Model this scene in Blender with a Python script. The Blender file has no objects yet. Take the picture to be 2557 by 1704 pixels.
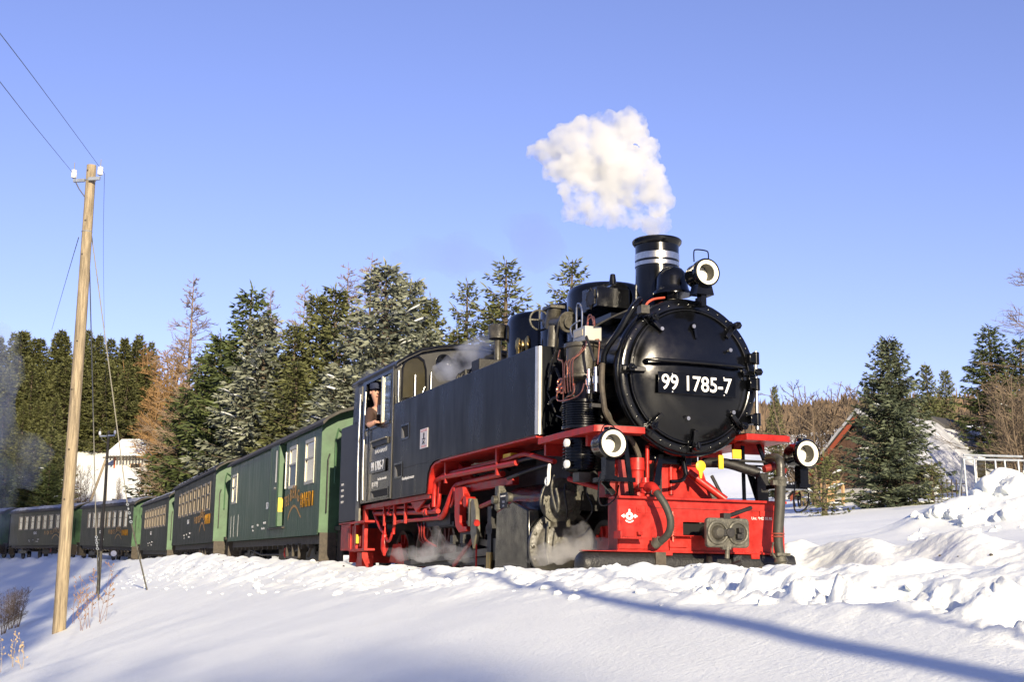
import bpy, math, random
import numpy as np
from mathutils import Vector, Matrix
R_ = math.radians
rnd = random.Random(7)
scene = bpy.context.scene
col = scene.collection

# ------------------------------------------------------------------ camera
PITCH, ROLL = 0.1817, -0.010
cam_d = bpy.data.cameras.new('camera'); cam = bpy.data.objects.new('camera', cam_d); col.objects.link(cam)
cam_d.sensor_width = 36.0; cam_d.lens = 36.0*3299.22/2557.0
cam_d.clip_start = 0.1; cam_d.clip_end = 5000.0
cp, sp, cr, sr = math.cos(PITCH), math.sin(PITCH), math.cos(ROLL), math.sin(ROLL)
r0, u0, f0 = Vector((1,0,0)), Vector((0,-sp,cp)), Vector((0,cp,sp))
rt, up = r0*cr-u0*sr, r0*sr+u0*cr
cam.matrix_world = Matrix(((rt.x,up.x,-f0.x,0),(rt.y,up.y,-f0.y,0),(rt.z,up.z,-f0.z,0),(0,0,0,1)))
scene.camera = cam

# ------------------------------------------------------------------ sky, sun, exposure
SUN_AZ, SUN_EL = R_(-13.6), R_(16.5)          # the light travels along this azimuth (from +Y), coming from this height
L = Vector((math.sin(SUN_AZ)*math.cos(SUN_EL), math.cos(SUN_AZ)*math.cos(SUN_EL), -math.sin(SUN_EL)))
world = bpy.data.worlds.new('World'); scene.world = world; world.use_nodes = True
wn = world.node_tree.nodes; wl = world.node_tree.links
bg = wn['Background']
sky = wn.new('ShaderNodeTexSky'); sky.sky_type = 'NISHITA'; sky.sun_disc = False
sky.sun_elevation = SUN_EL; sky.sun_rotation = math.atan2(-L.x, -L.y)
sky.altitude = 800; sky.air_density = 1.0; sky.dust_density = 0.6; sky.ozone_density = 5.0
tint = wn.new('ShaderNodeMix'); tint.data_type = 'RGBA'; tint.blend_type = 'MULTIPLY'; tint.inputs[0].default_value = 1.0
tint.inputs[7].default_value = (1.50, 0.95, 1.02, 1)          # the camera's cool violet rendering of the sky
wl.new(sky.outputs['Color'], tint.inputs[6]); wl.new(tint.outputs[2], bg.inputs['Color']); bg.inputs['Strength'].default_value = 0.12
sun_d = bpy.data.lights.new('sun', 'SUN'); sun = bpy.data.objects.new('sun', sun_d); col.objects.link(sun)
sun_d.energy = 5.0; sun_d.angle = R_(0.53); sun_d.color = (1.0, 0.86, 0.63)
sun.rotation_mode = 'QUATERNION'; sun.rotation_quaternion = L.to_track_quat('-Z', 'Y')
vs = scene.view_settings
scene.display_settings.display_device = 'sRGB'
vs.view_transform = 'Standard'; vs.look = 'None'; vs.gamma = 1.0; vs.use_curve_mapping = False; vs.exposure = 0.8
cy = scene.cycles
cy.use_denoising = True; cy.max_bounces = 10; cy.diffuse_bounces = 4; cy.glossy_bounces = 4; cy.transmission_bounces = 6
cy.volume_bounces = 8; cy.transparent_max_bounces = 16; cy.volume_step_rate = 1.0; cy.volume_max_steps = 256

# ------------------------------------------------------------------ helpers
F_S = 3299.22
def ray(u, v):
    """direction through a point of the photograph (u, v in its 2353 x 1568 survey picture)"""
    u *= 2557/2353; v *= 2557/2353
    a = (u-1278.5)/F_S; b = -(v-852)/F_S
    a, b = a*cr+b*sr, -a*sr+b*cr
    return Vector((a, cp-b*sp, sp+b*cp))
def at(u, v, y):
    r = ray(u, v); return r*(y/r.y)
def prop(o, label=None, cat=None, group=None, kind=None):
    if label: o['label'] = label
    if cat: o['category'] = cat
    if group: o['group'] = group
    if kind: o['kind'] = kind
    return o
def thing(name, label, cat, loc=(0,0,0), rz=0.0, group=None):
    o = bpy.data.objects.new(name, None); col.objects.link(o); o.empty_display_size = 0.2
    o.location = loc; o.rotation_euler = (0,0,rz)
    return prop(o, label, cat, group)
def link_mesh(name, me, parent=None, loc=None, rz=None):
    o = bpy.data.objects.new(name, me); col.objects.link(o)
    if parent: o.parent = parent
    if loc is not None: o.location = loc
    if rz is not None: o.rotation_euler = (0,0,rz)
    return o
def copy_tree(o, parent=None):
    c = o.copy(); col.objects.link(c)
    if parent: c.parent = parent
    for ch in o.children: copy_tree(ch, c)
    return c

def frame_of(d):
    d = Vector(d).normalized()
    a = Vector((0,0,1)) if abs(d.z) < 0.9 else Vector((1,0,0))
    x = d.cross(a).normalized(); return x, d.cross(x).normalized(), d
def spline(pts, n=6):
    P = [Vector(p) for p in pts]; out = []
    for i in range(len(P)-1):
        p0 = P[max(i-1,0)]; p1 = P[i]; p2 = P[i+1]; p3 = P[min(i+2,len(P)-1)]
        for k in range(n):
            t = k/n
            out.append(0.5*((2*p1)+(p2-p0)*t+(2*p0-5*p1+4*p2-p3)*t*t+(3*p1-p0-3*p2+p3)*t**3))
    out.append(P[-1]); return out

SPLIT = {'sand_pipe','beam_web','rear_bracket','board_bracket','plough_bracket','frame_bracket','plate_bracket','frame_tray','beam_ledge','cross_pipe','gangway','brake_rod','pipe_bracket','tread_plate','window_frame','cab_beading'}
class MB:
    def __init__(s): s.v = []; s.f = []; s.parts = []
    def add(s, vs_, fs):
        o = len(s.v); s.parts.append((o,len(s.f))); s.v.extend(tuple(v) for v in vs_); s.f.extend(tuple(i+o for i in f) for f in fs); return s
    def box(s, x0, x1, y0, y1, z0, z1):
        x0,x1 = min(x0,x1),max(x0,x1); y0,y1 = min(y0,y1),max(y0,y1); z0,z1 = min(z0,z1),max(z0,z1)
        return s.add([(x0,y0,z0),(x1,y0,z0),(x1,y1,z0),(x0,y1,z0),(x0,y0,z1),(x1,y0,z1),(x1,y1,z1),(x0,y1,z1)],
                     [(3,2,1,0),(4,5,6,7),(0,1,5,4),(1,2,6,5),(2,3,7,6),(3,0,4,7)])
    def bar(s, a, b, w, h, upv=(0,0,1)):
        a = Vector(a); b = Vector(b); d = (b-a).normalized(); u = Vector(upv)
        sx = d.cross(u).normalized()*w/2; sy = sx.cross(d).normalized()*h/2
        return s.add([a-sx-sy,a+sx-sy,a+sx+sy,a-sx+sy,b-sx-sy,b+sx-sy,b+sx+sy,b-sx+sy],
                     [(0,1,2,3),(7,6,5,4),(4,5,1,0),(5,6,2,1),(6,7,3,2),(7,4,0,3)])
    def cyl(s, a, b, r, r2=None, n=16, cap=True):
        r2 = r if r2 is None else r2
        a = Vector(a); b = Vector(b); x,y,_ = frame_of(b-a)
        vs_ = []
        for c, rr in ((a,r),(b,r2)):
            for i in range(n):
                t = 2*math.pi*i/n; vs_.append(c+(x*math.cos(t)+y*math.sin(t))*rr)
        fs = [(i,(i+1)%n,n+(i+1)%n,n+i) for i in range(n)]
        if cap: fs += [tuple(range(n-1,-1,-1)), tuple(range(n,2*n))]
        return s.add(vs_, fs)
    def tube(s, pts, r, n=8, cap=True):
        P = [Vector(p) for p in pts]; m = len(P); rs = r if isinstance(r,(list,tuple)) else [r]*m
        x = None; vs_ = []
        for i,p in enumerate(P):
            d = (P[min(i+1,m-1)]-P[max(i-1,0)]).normalized()
            if x is None: x,_,_ = frame_of(d)
            x = (x-d*x.dot(d)).normalized(); y = d.cross(x)
            for k in range(n):
                t = 2*math.pi*k/n; vs_.append(p+(x*math.cos(t)+y*math.sin(t))*rs[i])
        fs = [(i*n+k, i*n+(k+1)%n, (i+1)*n+(k+1)%n, (i+1)*n+k) for i in range(m-1) for k in range(n)]
        if cap: fs += [tuple(range(n-1,-1,-1)), tuple((m-1)*n+k for k in range(n))]
        return s.add(vs_, fs)
    def lathe(s, o, axis, prof, n=32, cap0=True, cap1=True):
        o = Vector(o); x,y,d = frame_of(axis); m = len(prof); vs_ = []
        for h,r in prof:
            for k in range(n):
                t = 2*math.pi*k/n; vs_.append(o+d*h+(x*math.cos(t)+y*math.sin(t))*max(r,1e-4))
        fs = [(i*n+k, i*n+(k+1)%n, (i+1)*n+(k+1)%n, (i+1)*n+k) for i in range(m-1) for k in range(n)]
        if cap0: fs.append(tuple(range(n-1,-1,-1)))
        if cap1: fs.append(tuple((m-1)*n+k for k in range(n)))
        return s.add(vs_, fs)
    def ring(s, c, axis, R, r, n=32, m=8):
        c = Vector(c); x,y,d = frame_of(axis); vs_ = []
        for i in range(n):
            t = 2*math.pi*i/n; e = x*math.cos(t)+y*math.sin(t)
            for k in range(m):
                q = 2*math.pi*k/m; vs_.append(c+e*(R+r*math.cos(q))+d*r*math.sin(q))
        return s.add(vs_, [(i*m+k, ((i+1)%n)*m+k, ((i+1)%n)*m+(k+1)%m, i*m+(k+1)%m) for i in range(n) for k in range(m)])
    def prism(s, poly, to, d0, d1):
        n = len(poly)
        vs_ = [to(a,b,d0) for a,b in poly]+[to(a,b,d1) for a,b in poly]
        fs = [tuple(range(n-1,-1,-1)), tuple(range(n,2*n))]+[(i,(i+1)%n,n+(i+1)%n,n+i) for i in range(n)]
        return s.add(vs_, fs)
    def sheet(s, x0, x1, z0, z1, holes, to, d0, d1):
        """a wall sheet from depth d0 (inner) to d1 (outer) with rectangular openings (xa, xb, za, zb)"""
        xs = sorted({x0,x1,*[h[0] for h in holes],*[h[1] for h in holes]})
        zs = sorted({z0,z1,*[h[2] for h in holes],*[h[3] for h in holes]})
        def solid(i,j):
            if i<0 or j<0 or i>=len(xs)-1 or j>=len(zs)-1: return False
            cx=(xs[i]+xs[i+1])/2; cz=(zs[j]+zs[j+1])/2
            return not any(h[0]<cx<h[1] and h[2]<cz<h[3] for h in holes)
        for i in range(len(xs)-1):
            for j in range(len(zs)-1):
                if not solid(i,j): continue
                a,b,c,d = xs[i],xs[i+1],zs[j],zs[j+1]
                for dd in (d0,d1): s.add([to(a,c,dd),to(b,c,dd),to(b,d,dd),to(a,d,dd)],[(0,1,2,3)])
                if not solid(i-1,j): s.add([to(a,c,d0),to(a,d,d0),to(a,d,d1),to(a,c,d1)],[(0,1,2,3)])
                if not solid(i+1,j): s.add([to(b,c,d0),to(b,d,d0),to(b,d,d1),to(b,c,d1)],[(0,1,2,3)])
                if not solid(i,j-1): s.add([to(a,c,d0),to(b,c,d0),to(b,c,d1),to(a,c,d1)],[(0,1,2,3)])
                if not solid(i,j+1): s.add([to(a,d,d0),to(b,d,d0),to(b,d,d1),to(a,d,d1)],[(0,1,2,3)])
        return s
    def build(s, name, mat, parent=None, bevel=0.0, smooth=40, loc=None, rz=None, fix=True):
        if name in SPLIT and len(s.parts) > 1:      # separate pieces become separate parts
            for i,(v0,f0) in enumerate(s.parts):
                v1,f1 = s.parts[i+1] if i+1 < len(s.parts) else (len(s.v),len(s.f))
                m = MB(); m.v = s.v[v0:v1]; m.f = [tuple(k-v0 for k in f) for f in s.f[f0:f1]]; m.parts = [(0,0)]; o = m.build(name, mat, parent, bevel, smooth, loc, rz, fix)
            return o
        me = bpy.data.meshes.new(name); me.from_pydata(s.v, [], s.f)
        if fix:
            import bmesh
            bm = bmesh.new(); bm.from_mesh(me); bmesh.ops.recalc_face_normals(bm, faces=bm.faces); bm.to_mesh(me); bm.free()
        me.materials.append(mat); me.update()
        if smooth:
            for p in me.polygons: p.use_smooth = True
            me.set_sharp_from_angle(angle=R_(smooth))
        o = link_mesh(name, me, parent, loc, rz)
        if bevel:
            b = o.modifiers.new('bevel','BEVEL'); b.width = bevel; b.segments = 2; b.limit_method = 'ANGLE'; b.angle_limit = R_(50); b.harden_normals = False
        return o

def text(body, name, mat, parent, loc, rot, size, sx=1.0, depth=0.003, fat=0.0, align='CENTER', outline=0.0, kind=None):
    cu = bpy.data.curves.new(name,'FONT'); cu.body = body; cu.size = size; cu.extrude = depth; cu.offset = fat
    cu.align_x = align; cu.align_y = 'CENTER'; cu.resolution_u = 4
    if outline: cu.fill_mode = 'NONE'; cu.extrude = 0; cu.bevel_depth = outline; cu.bevel_resolution = 0
    tmp = bpy.data.objects.new(name+'_curve', cu); me = bpy.data.meshes.new_from_object(tmp); me.name = name
    bpy.data.objects.remove(tmp); bpy.data.curves.remove(cu); me.materials.clear(); me.materials.append(mat)
    o = bpy.data.objects.new(name, me); col.objects.link(o); o.parent = parent
    o.location = loc; o.rotation_euler = rot; o.scale = (sx,1,1)
    return o

# ------------------------------------------------------------------ materials
def M(name, c, rough=0.5, metal=0.0, var=0.0, vscale=6.0, bump=0.0, bscale=30.0, coat=0.0, spec=0.5, rvar=0.0, stretch=None, tint=False, c2=None, trans=0.0):
    m = bpy.data.materials.new(name); m.use_nodes = True; nt = m.node_tree; N = nt.nodes; K = nt.links
    b = N['Principled BSDF']
    b.inputs['Base Color'].default_value = (*c,1); b.inputs['Roughness'].default_value = rough; b.inputs['Metallic'].default_value = metal
    b.inputs['Coat Weight'].default_value = coat; b.inputs['Coat Roughness'].default_value = 0.08; b.inputs['Specular IOR Level'].default_value = spec
    if trans: b.inputs['Transmission Weight'].default_value = trans
    tc = N.new('ShaderNodeTexCoord'); mp = N.new('ShaderNodeMapping'); K.new(tc.outputs['Object'], mp.inputs['Vector'])
    if stretch: mp.inputs['Scale'].default_value = stretch
    src = None
    if var or rvar or c2:
        n1 = N.new('ShaderNodeTexNoise'); n1.inputs['Scale'].default_value = vscale; n1.inputs['Detail'].default_value = 6; n1.inputs['Roughness'].default_value = 0.6
        K.new(mp.outputs['Vector'], n1.inputs['Vector']); src = n1.outputs['Fac']
    if tint:
        a = N.new('ShaderNodeAttribute'); a.attribute_name = 'tint'; src = a.outputs['Fac']
    if src is not None and (var or c2):
        rp = N.new('ShaderNodeValToRGB'); rp.color_ramp.elements[0].position = 0.3 if not tint else 0.0; rp.color_ramp.elements[1].position = 0.72 if not tint else 1.0
        lo = [max(0,x*(1-var)) for x in c]; hi = list(c2) if c2 else [min(1,x*(1+var)) for x in c]
        rp.color_ramp.elements[0].color = (*lo,1); rp.color_ramp.elements[1].color = (*hi,1)
        K.new(src, rp.inputs['Fac']); K.new(rp.outputs['Color'], b.inputs['Base Color'])
    if rvar:
        mr = N.new('ShaderNodeMapRange'); mr.inputs['From Min'].default_value = 0.3; mr.inputs['From Max'].default_value = 0.7
        mr.inputs['To Min'].default_value = max(0.03, rough-rvar); mr.inputs['To Max'].default_value = rough+rvar
        K.new(n1.outputs['Fac'], mr.inputs['Value']); K.new(mr.outputs['Result'], b.inputs['Roughness'])
    if bump:
        n2 = N.new('ShaderNodeTexNoise'); n2.inputs['Scale'].default_value = bscale; n2.inputs['Detail'].default_value = 4
        K.new(mp.outputs['Vector'], n2.inputs['Vector'])
        bp = N.new('ShaderNodeBump'); bp.inputs['Strength'].default_value = bump; bp.inputs['Distance'].default_value = 0.02
        K.new(n2.outputs['Fac'], bp.inputs['Height']); K.new(bp.outputs['Normal'], b.inputs['Normal'])
    return m
BLACK = M('black_paint',(0.003,0.0033,0.0042),0.19,var=0.4,vscale=5,bump=0.06,bscale=5,coat=0.0,rvar=0.07,spec=.38)
TANK = M('tank_black_paint',(0.004,0.005,0.007),0.33,spec=.13,var=0.6,vscale=3.5,bump=0.34,bscale=1.6,rvar=0.12,stretch=(1,1,0.25))
DARK = M('sooty_steel',(0.012,0.011,0.010),0.55,var=0.6,vscale=14,bump=0.2,bscale=40)
GRIME = M('oily_grey_steel',(0.055,0.050,0.038),0.42,var=0.6,vscale=9,bump=0.2,bscale=30,rvar=0.15)
RED = M('red_paint',(0.38,0.018,0.012),0.42,rvar=.12,var=0.35,vscale=9,bump=0.08,bscale=14,coat=0.0,spec=.35)
REDD = M('worn_red_paint',(0.22,0.018,0.013),0.5,var=0.5,vscale=9,bump=0.1,bscale=20)
STEEL = M('bright_steel',(0.62,0.60,0.55),0.3,metal=1.0,var=0.2,vscale=20)
IRON = M('cast_grey_iron',(0.10,0.095,0.075),0.5,metal=0.3,var=0.5,vscale=18,bump=0.3,bscale=40)
COPPER = M('copper_pipe',(0.75,0.30,0.18),0.3,metal=1.0,var=0.2,vscale=30)
BRASS = M('brass',(0.55,0.40,0.16),0.35,metal=1.0)
RUBBER = M('rubber_hose',(0.035,0.034,0.026),0.6,var=0.3,vscale=12,bump=0.1,bscale=60)
CREAM = M('cream_enamel',(0.78,0.74,0.58),0.35)
WHITE = M('white_paint',(0.8,0.79,0.75),0.45)
YELLOW = M('yellow_paint',(0.75,0.48,0.02),0.45)
GOLD = M('golden_yellow_paint',(0.42,0.20,0.012),0.5,var=0.2,vscale=20)
LENS = M('lamp_glass',(0.85,0.82,0.70),0.08,coat=0.6)
TUBEIN = M('lamp_inner_grey',(0.03,0.03,0.026),0.5)
GREEN = M('coach_green_paint',(0.019,0.062,0.026),0.42,spec=.22,var=0.3,vscale=2.2,bump=0.25,bscale=9,rvar=0.1,stretch=(6,6,0.5))
GREEN2 = M('grimy_shaded_coach_green_paint',(0.022,0.026,0.015),0.5,spec=.10,var=0.35,vscale=2.5,bump=0.25,bscale=9,rvar=0.1,stretch=(6,6,0.5))
ENDG = M('sunlit_end_green_paint',(0.050,0.112,0.050),0.5,var=0.3,vscale=3,bump=0.1,bscale=8)  # same paint as the sides, lightened to stand for sun on the ends
ROOFC = M('grey_roof_felt',(0.055,0.050,0.040),0.8,var=0.3,vscale=6,bump=0.2,bscale=25)
FRAMEB = M('brown_underframe',(0.060,0.048,0.034),0.7,var=0.5,vscale=10,bump=0.3,bscale=30)
PANE = M('window_pane',(0.034,0.030,0.018),0.08,spec=0.45,var=.5,vscale=2)
FRAMEW = M('window_frame_metal',(0.45,0.42,0.33),0.4,metal=0.5)
SKIN = M('skin',(0.50,0.27,0.18),0.5); JACKET = M('brown_jacket',(0.055,0.030,0.022),0.8,var=0.3,vscale=30); CAPM = M('dark_blue_cap',(0.012,0.018,0.045),0.8)
SHIRT = M('pale_shirt',(0.5,0.5,0.48),0.8)
WOOD = M('pole_wood',(0.30,0.235,0.145),0.8,var=0.55,vscale=5,bump=0.6,bscale=14,stretch=(6,6,0.5),c2=(0.44,0.35,0.22))
WOODD = M('dark_pole_wood',(0.05,0.045,0.035),0.8,var=0.3)
PORC = M('porcelain',(0.82,0.80,0.74),0.2)
GALV = M('galvanised_steel',(0.42,0.45,0.46),0.45,metal=0.6,var=0.2)
WIRE = M('wire',(0.10,0.10,0.11),0.5,metal=0.5)
CABLE = M('stay_rope',(0.30,0.28,0.22),0.6)
def snow_mat(name, c=(0.875,0.90,0.85), b=0.35, sc=26):
    m = M(name, c, 0.55, var=0.03, vscale=2.0, spec=0.25)
    nt = m.node_tree; N = nt.nodes; K = nt.links; bs = N['Principled BSDF']
    bs.inputs['Subsurface Weight'].default_value = 0.0
    tc = N.new('ShaderNodeTexCoord')
    n1 = N.new('ShaderNodeTexNoise'); n1.inputs['Scale'].default_value = sc; n1.inputs['Detail'].default_value = 8; n1.inputs['Roughness'].default_value = 0.7
    n2 = N.new('ShaderNodeTexNoise'); n2.inputs['Scale'].default_value = 220; n2.inputs['Detail'].default_value = 3
    K.new(tc.outputs['Object'], n1.inputs['Vector']); K.new(tc.outputs['Object'], n2.inputs['Vector'])
    b1 = N.new('ShaderNodeBump'); b1.inputs['Strength'].default_value = b; b1.inputs['Distance'].default_value = 0.02
    b2 = N.new('ShaderNodeBump'); b2.inputs['Strength'].default_value = 0.25; b2.inputs['Distance'].default_value = 0.003
    K.new(n1.outputs['Fac'], b1.inputs['Height']); K.new(n2.outputs['Fac'], b2.inputs['Height']); K.new(b1.outputs['Normal'], b2.inputs['Normal'])
    K.new(b2.outputs['Normal'], bs.inputs['Normal'])
    return m
SNOW = snow_mat('snow', b=.55); SNOWP = snow_mat('packed_snow', (0.87,0.895,0.845), 0.5, 12)

# ------------------------------------------------------------------ noise + terrain
_T = np.random.RandomState(3).rand(256,256)
def vnoise(x, y):
    xi = np.floor(x).astype(int); yi = np.floor(y).astype(int); fx = x-xi; fy = y-yi
    fx = fx*fx*(3-2*fx); fy = fy*fy*(3-2*fy); a = xi&255; b = yi&255; a1=(a+1)&255; b1=(b+1)&255
    return (_T[a,b]*(1-fx)+_T[a1,b]*fx)*(1-fy)+(_T[a,b1]*(1-fx)+_T[a1,b1]*fx)*fy-0.5
def fbm(x, y, oct=4, gain=0.5):
    s = 0; a = 1.0
    for i in range(oct): s = s+a*vnoise(x*2**i+17.3*i, y*2**i-9.1*i); a *= gain
    return s
TRACK = np.array([(12.0,-10.9,.02),(9.5,-4.6,.02),(2.02,13.97,.03),(-1.87,23.66,.03),(-2.55,25.27,.03),(-6.7,36.97,.22),(-11.5,50.4,.42),(-16.5,63.4,.55),(-23.3,75.6,1.0),(-31.7,87.6,1.3),(-45,100,1.6),(-75,115,1.9),(-140,130,2.2)])
def track_coords(x, y):
    best = np.full(x.shape, 1e18); t = np.zeros(x.shape); zr = np.zeros(x.shape); st = np.zeros(x.shape); s0 = 0.0
    for a, b in zip(TRACK[:-1], TRACK[1:]):
        d = b[:2]-a[:2]; ln = np.hypot(*d); d = d/ln
        k = np.clip((x-a[0])*d[0]+(y-a[1])*d[1], 0, ln); px = a[0]+d[0]*k; py = a[1]+d[1]*k
        q = (x-px)**2+(y-py)**2; sg = np.sign(d[0]*(y-a[1])-d[1]*(x-a[0])); m = q<best
        best = np.where(m,q,best); t = np.where(m, sg*np.sqrt(q), t); zr = np.where(m, a[2]+(b[2]-a[2])*k/ln, zr); st = np.where(m, s0+k, st); s0 += ln
    return t, zr, st
def table(xs, ys, width):
    g = np.arange(xs[0], xs[-1], 0.05); v = np.interp(g, xs, ys); n = max(1,int(width/0.05)); k = np.hanning(2*n+3); k /= k.sum()
    vp = np.concatenate([np.full(n+1,v[0]), v, np.full(n+1,v[-1])]); return g, np.convolve(vp,k,'valid')
NEAR = table([0,1.4,2.6,3.3,5,6.6,7.6,9,13,18,60],[-.03,-.03,-.03,-.09,-.56,-1.03,-1.45,-2.1,-3.6,-4.3,-5.0],0.5)
FAR = table([0,1.5,1.9,2.5,3.3,5,33,60,120,260,420,900],[-.03,-.03,.24,.50,.46,.52,3.55,7.0,16,38,44,20],0.25)
def ground(x, y, detail=True):
    x = np.asarray(x,float); y = np.asarray(y,float)
    t, zr, st = track_coords(x, y)
    crest = np.interp(y, [6,14,18,24,36,50], [.10,.12,.19,.38,.47,.34])
    near = np.interp(t, *NEAR)+crest*np.exp(-(np.clip(t-2.05,0,9)/.75)**2-(np.clip(2.05-t,0,9)/.34)**2)
    near = near+(np.interp(t,*NEAR)+.03)*(np.interp(y,[11,20,34,60],[0,.34,.34,.15]))
    z = zr+np.where(t>0, near, np.interp(-t, *FAR))
    z = z-np.where((t<0)&(x<40),1.0,0)*np.clip((40-x)/60,0,1)*np.clip((np.interp(-t,*FAR)-7),0,60)
    hill = np.clip((8-x)/18,0,1); hill = hill*hill*(3-2*hill)
    z = z+np.where(t<0, 0.32*np.clip(y-93,0,36)*hill*np.clip((-t-3)/8,0,1), 0)
    z = z+.36*np.clip(-y-12,0,45)+.5*np.clip(-y-14,0,34)*np.clip((8-x)/8,0,1)  # unseen rise behind the camera, added so its trees shade the carriages
    for hx,hy,hz,hs in MOUNDS: z = z+hz*np.exp(-((x-hx)**2+(y-hy)**2)/hs**2)
    far = np.clip((np.hypot(x,y)-60)/200,0,1)
    z = z+far*6*fbm(x/60,y/60,3)
    if detail:
        w = np.exp(-((np.abs(t)-2.3)/np.where(t>0,.62,.75))**2)*(np.abs(t)>1.3)
        lump = 0.10*fbm(x*1.5,y*1.5,4,.5)+0.07*np.abs(fbm(x*2.9+5,y*2.9,3,.45))
        rib = 0.045*np.sin(st*4.2+t*5+3*fbm(x*.8,y*.8,2))
        z = z+w*np.where(t>0, lump+.3*rib, .5*lump+1.3*rib)+w*.02*fbm(x*9,y*9,3,.6)
        w2 = np.exp(-((t-2.9)/.5)**2); z = z+w2*.10*np.clip(fbm(x*2.6,y*2.6,4,.6),-.1,1)
        z = z+np.where(np.abs(t)>2.6, .05*fbm(x*.45,y*.45,3)+.012*fbm(x*2.2+y*.9,y*.55-x*.3,3), 0)
        # the trodden track through the snow towards the lower right
        ax,ay,bx,by = 0.9,9.6,2.2,4.6; dx,dy = bx-ax,by-ay; ln = math.hypot(dx,dy); k = ((x-ax)*dx+(y-ay)*dy)/ln; q = ((x-ax)*dy-(y-ay)*dx)/ln
        wt = np.exp(-((q+.12*np.sin(k*2.1))/.2)**2)*np.clip(k/1.2,0,1)*np.clip((ln+2-k)/1.0,0,1)
        z = z+wt*(-.07+.24*fbm(x*4.2,y*4.2,4,.6))
        # heap of cleared snow by the lane on the right
        for hx,hy,hr,hh in HEAPS:
            q = np.hypot(x-hx,(y-hy)*1.0)/hr; z = z+hh*np.exp(-q**2.2)*(1+.55*fbm(x*1.1,y*1.1,4,.5))
    return z
MOUNDS = []
HEAPS = [(9.2,23.6,1.5,.45),(10.7,25.0,1.5,.85),(7.9,24.8,1.0,.28),(12.4,24.6,1.6,.9)]
def gz(x, y): return float(ground(np.array([x]),np.array([y]))[0])

def make_terrain():
    th = np.radians(np.concatenate([np.linspace(-180,-40,50)[:-1], np.linspace(-40,-25,30)[:-1], np.linspace(-25,25,640), np.linspace(25,40,30)[1:], np.linspace(40,180,50)[1:-1]]))
    r = np.concatenate([np.linspace(.4,4,24)[:-1], np.linspace(4,17,330)[:-1], np.linspace(17,42,190)[:-1], np.geomspace(42,1500,110)])
    TH, RR = np.meshgrid(th, r, indexing='ij'); x = np.sin(TH)*RR; y = np.cos(TH)*RR
    z = ground(x.ravel(), y.ravel()).reshape(x.shape)
    v = np.stack([x,y,z],-1).reshape(-1,3); n, m = x.shape
    i = np.arange(n)[:,None]; j = np.arange(m-1)[None,:]; i2 = (i+1)%n
    q = np.stack([i*m+j, i2*m+j, i2*m+j+1, i*m+j+1],-1).reshape(-1,4)
    return np_mesh('snow_field', v, q, SNOW)
def np_mesh(name, v, q, mat, parent=None, smooth=True, tint=None, loc=None):
    me = bpy.data.meshes.new(name); k = q.shape[1]
    me.vertices.add(len(v)); me.vertices.foreach_set('co', np.asarray(v,np.float32).ravel())
    me.loops.add(q.size); me.loops.foreach_set('vertex_index', q.astype(np.int32).ravel())
    me.polygons.add(len(q)); me.polygons.foreach_set('loop_start', np.arange(0,q.size,k,dtype=np.int32)); me.polygons.foreach_set('loop_total', np.full(len(q),k,np.int32))
    me.polygons.foreach_set('use_smooth', np.full(len(q),smooth,bool)); me.update(calc_edges=True)
    me.materials.append(mat)
    if tint is not None:
        a = me.attributes.new('tint','FLOAT','POINT'); a.data.foreach_set('value', np.asarray(tint,np.float32))
    return link_mesh(name, me, parent, loc)
for _u,_v,_d,_s in ((292,1092,112,13.0),(205,1140,104,11.0),(64,1032,120,10.0)):
    _p = at(_u,_v,_d); MOUNDS.append((_p.x,_p.y,_p.z-gz(_p.x,_p.y),_s))
prop(make_terrain(), 'white snow covering the ground, banked up along the railway', kind='structure')

# ------------------------------------------------------------------ trees
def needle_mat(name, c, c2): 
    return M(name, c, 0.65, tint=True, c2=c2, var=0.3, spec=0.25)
SPR = needle_mat('spruce_needles',(0.036,0.048,0.016),(0.155,0.162,0.062))
SPRD = needle_mat('dark_spruce_needles',(0.024,0.040,0.012),(0.110,0.136,0.046))
BLUE = needle_mat('blue_spruce_needles',(0.072,0.088,0.062),(0.265,0.280,0.200))
OLIVE = needle_mat('olive_forest_needles',(0.036,0.046,0.013),(0.130,0.134,0.046))  # the needles' own olive colour
BARK = M('bark',(0.10,0.075,0.05),0.85,var=0.4,vscale=8)
LARCH = M('larch_twigs',(0.20,0.145,0.095),0.8,var=0.3,vscale=4)
RUST = M('russet_twigs',(0.20,0.115,0.040),0.8,var=0.35,vscale=3)
GREYT = M('grey_brown_twigs',(0.13,0.095,0.06),0.8,var=0.3,vscale=3)
BIRCHB = M('birch_bark',(0.55,0.50,0.42),0.7,var=0.4,vscale=9)

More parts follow.
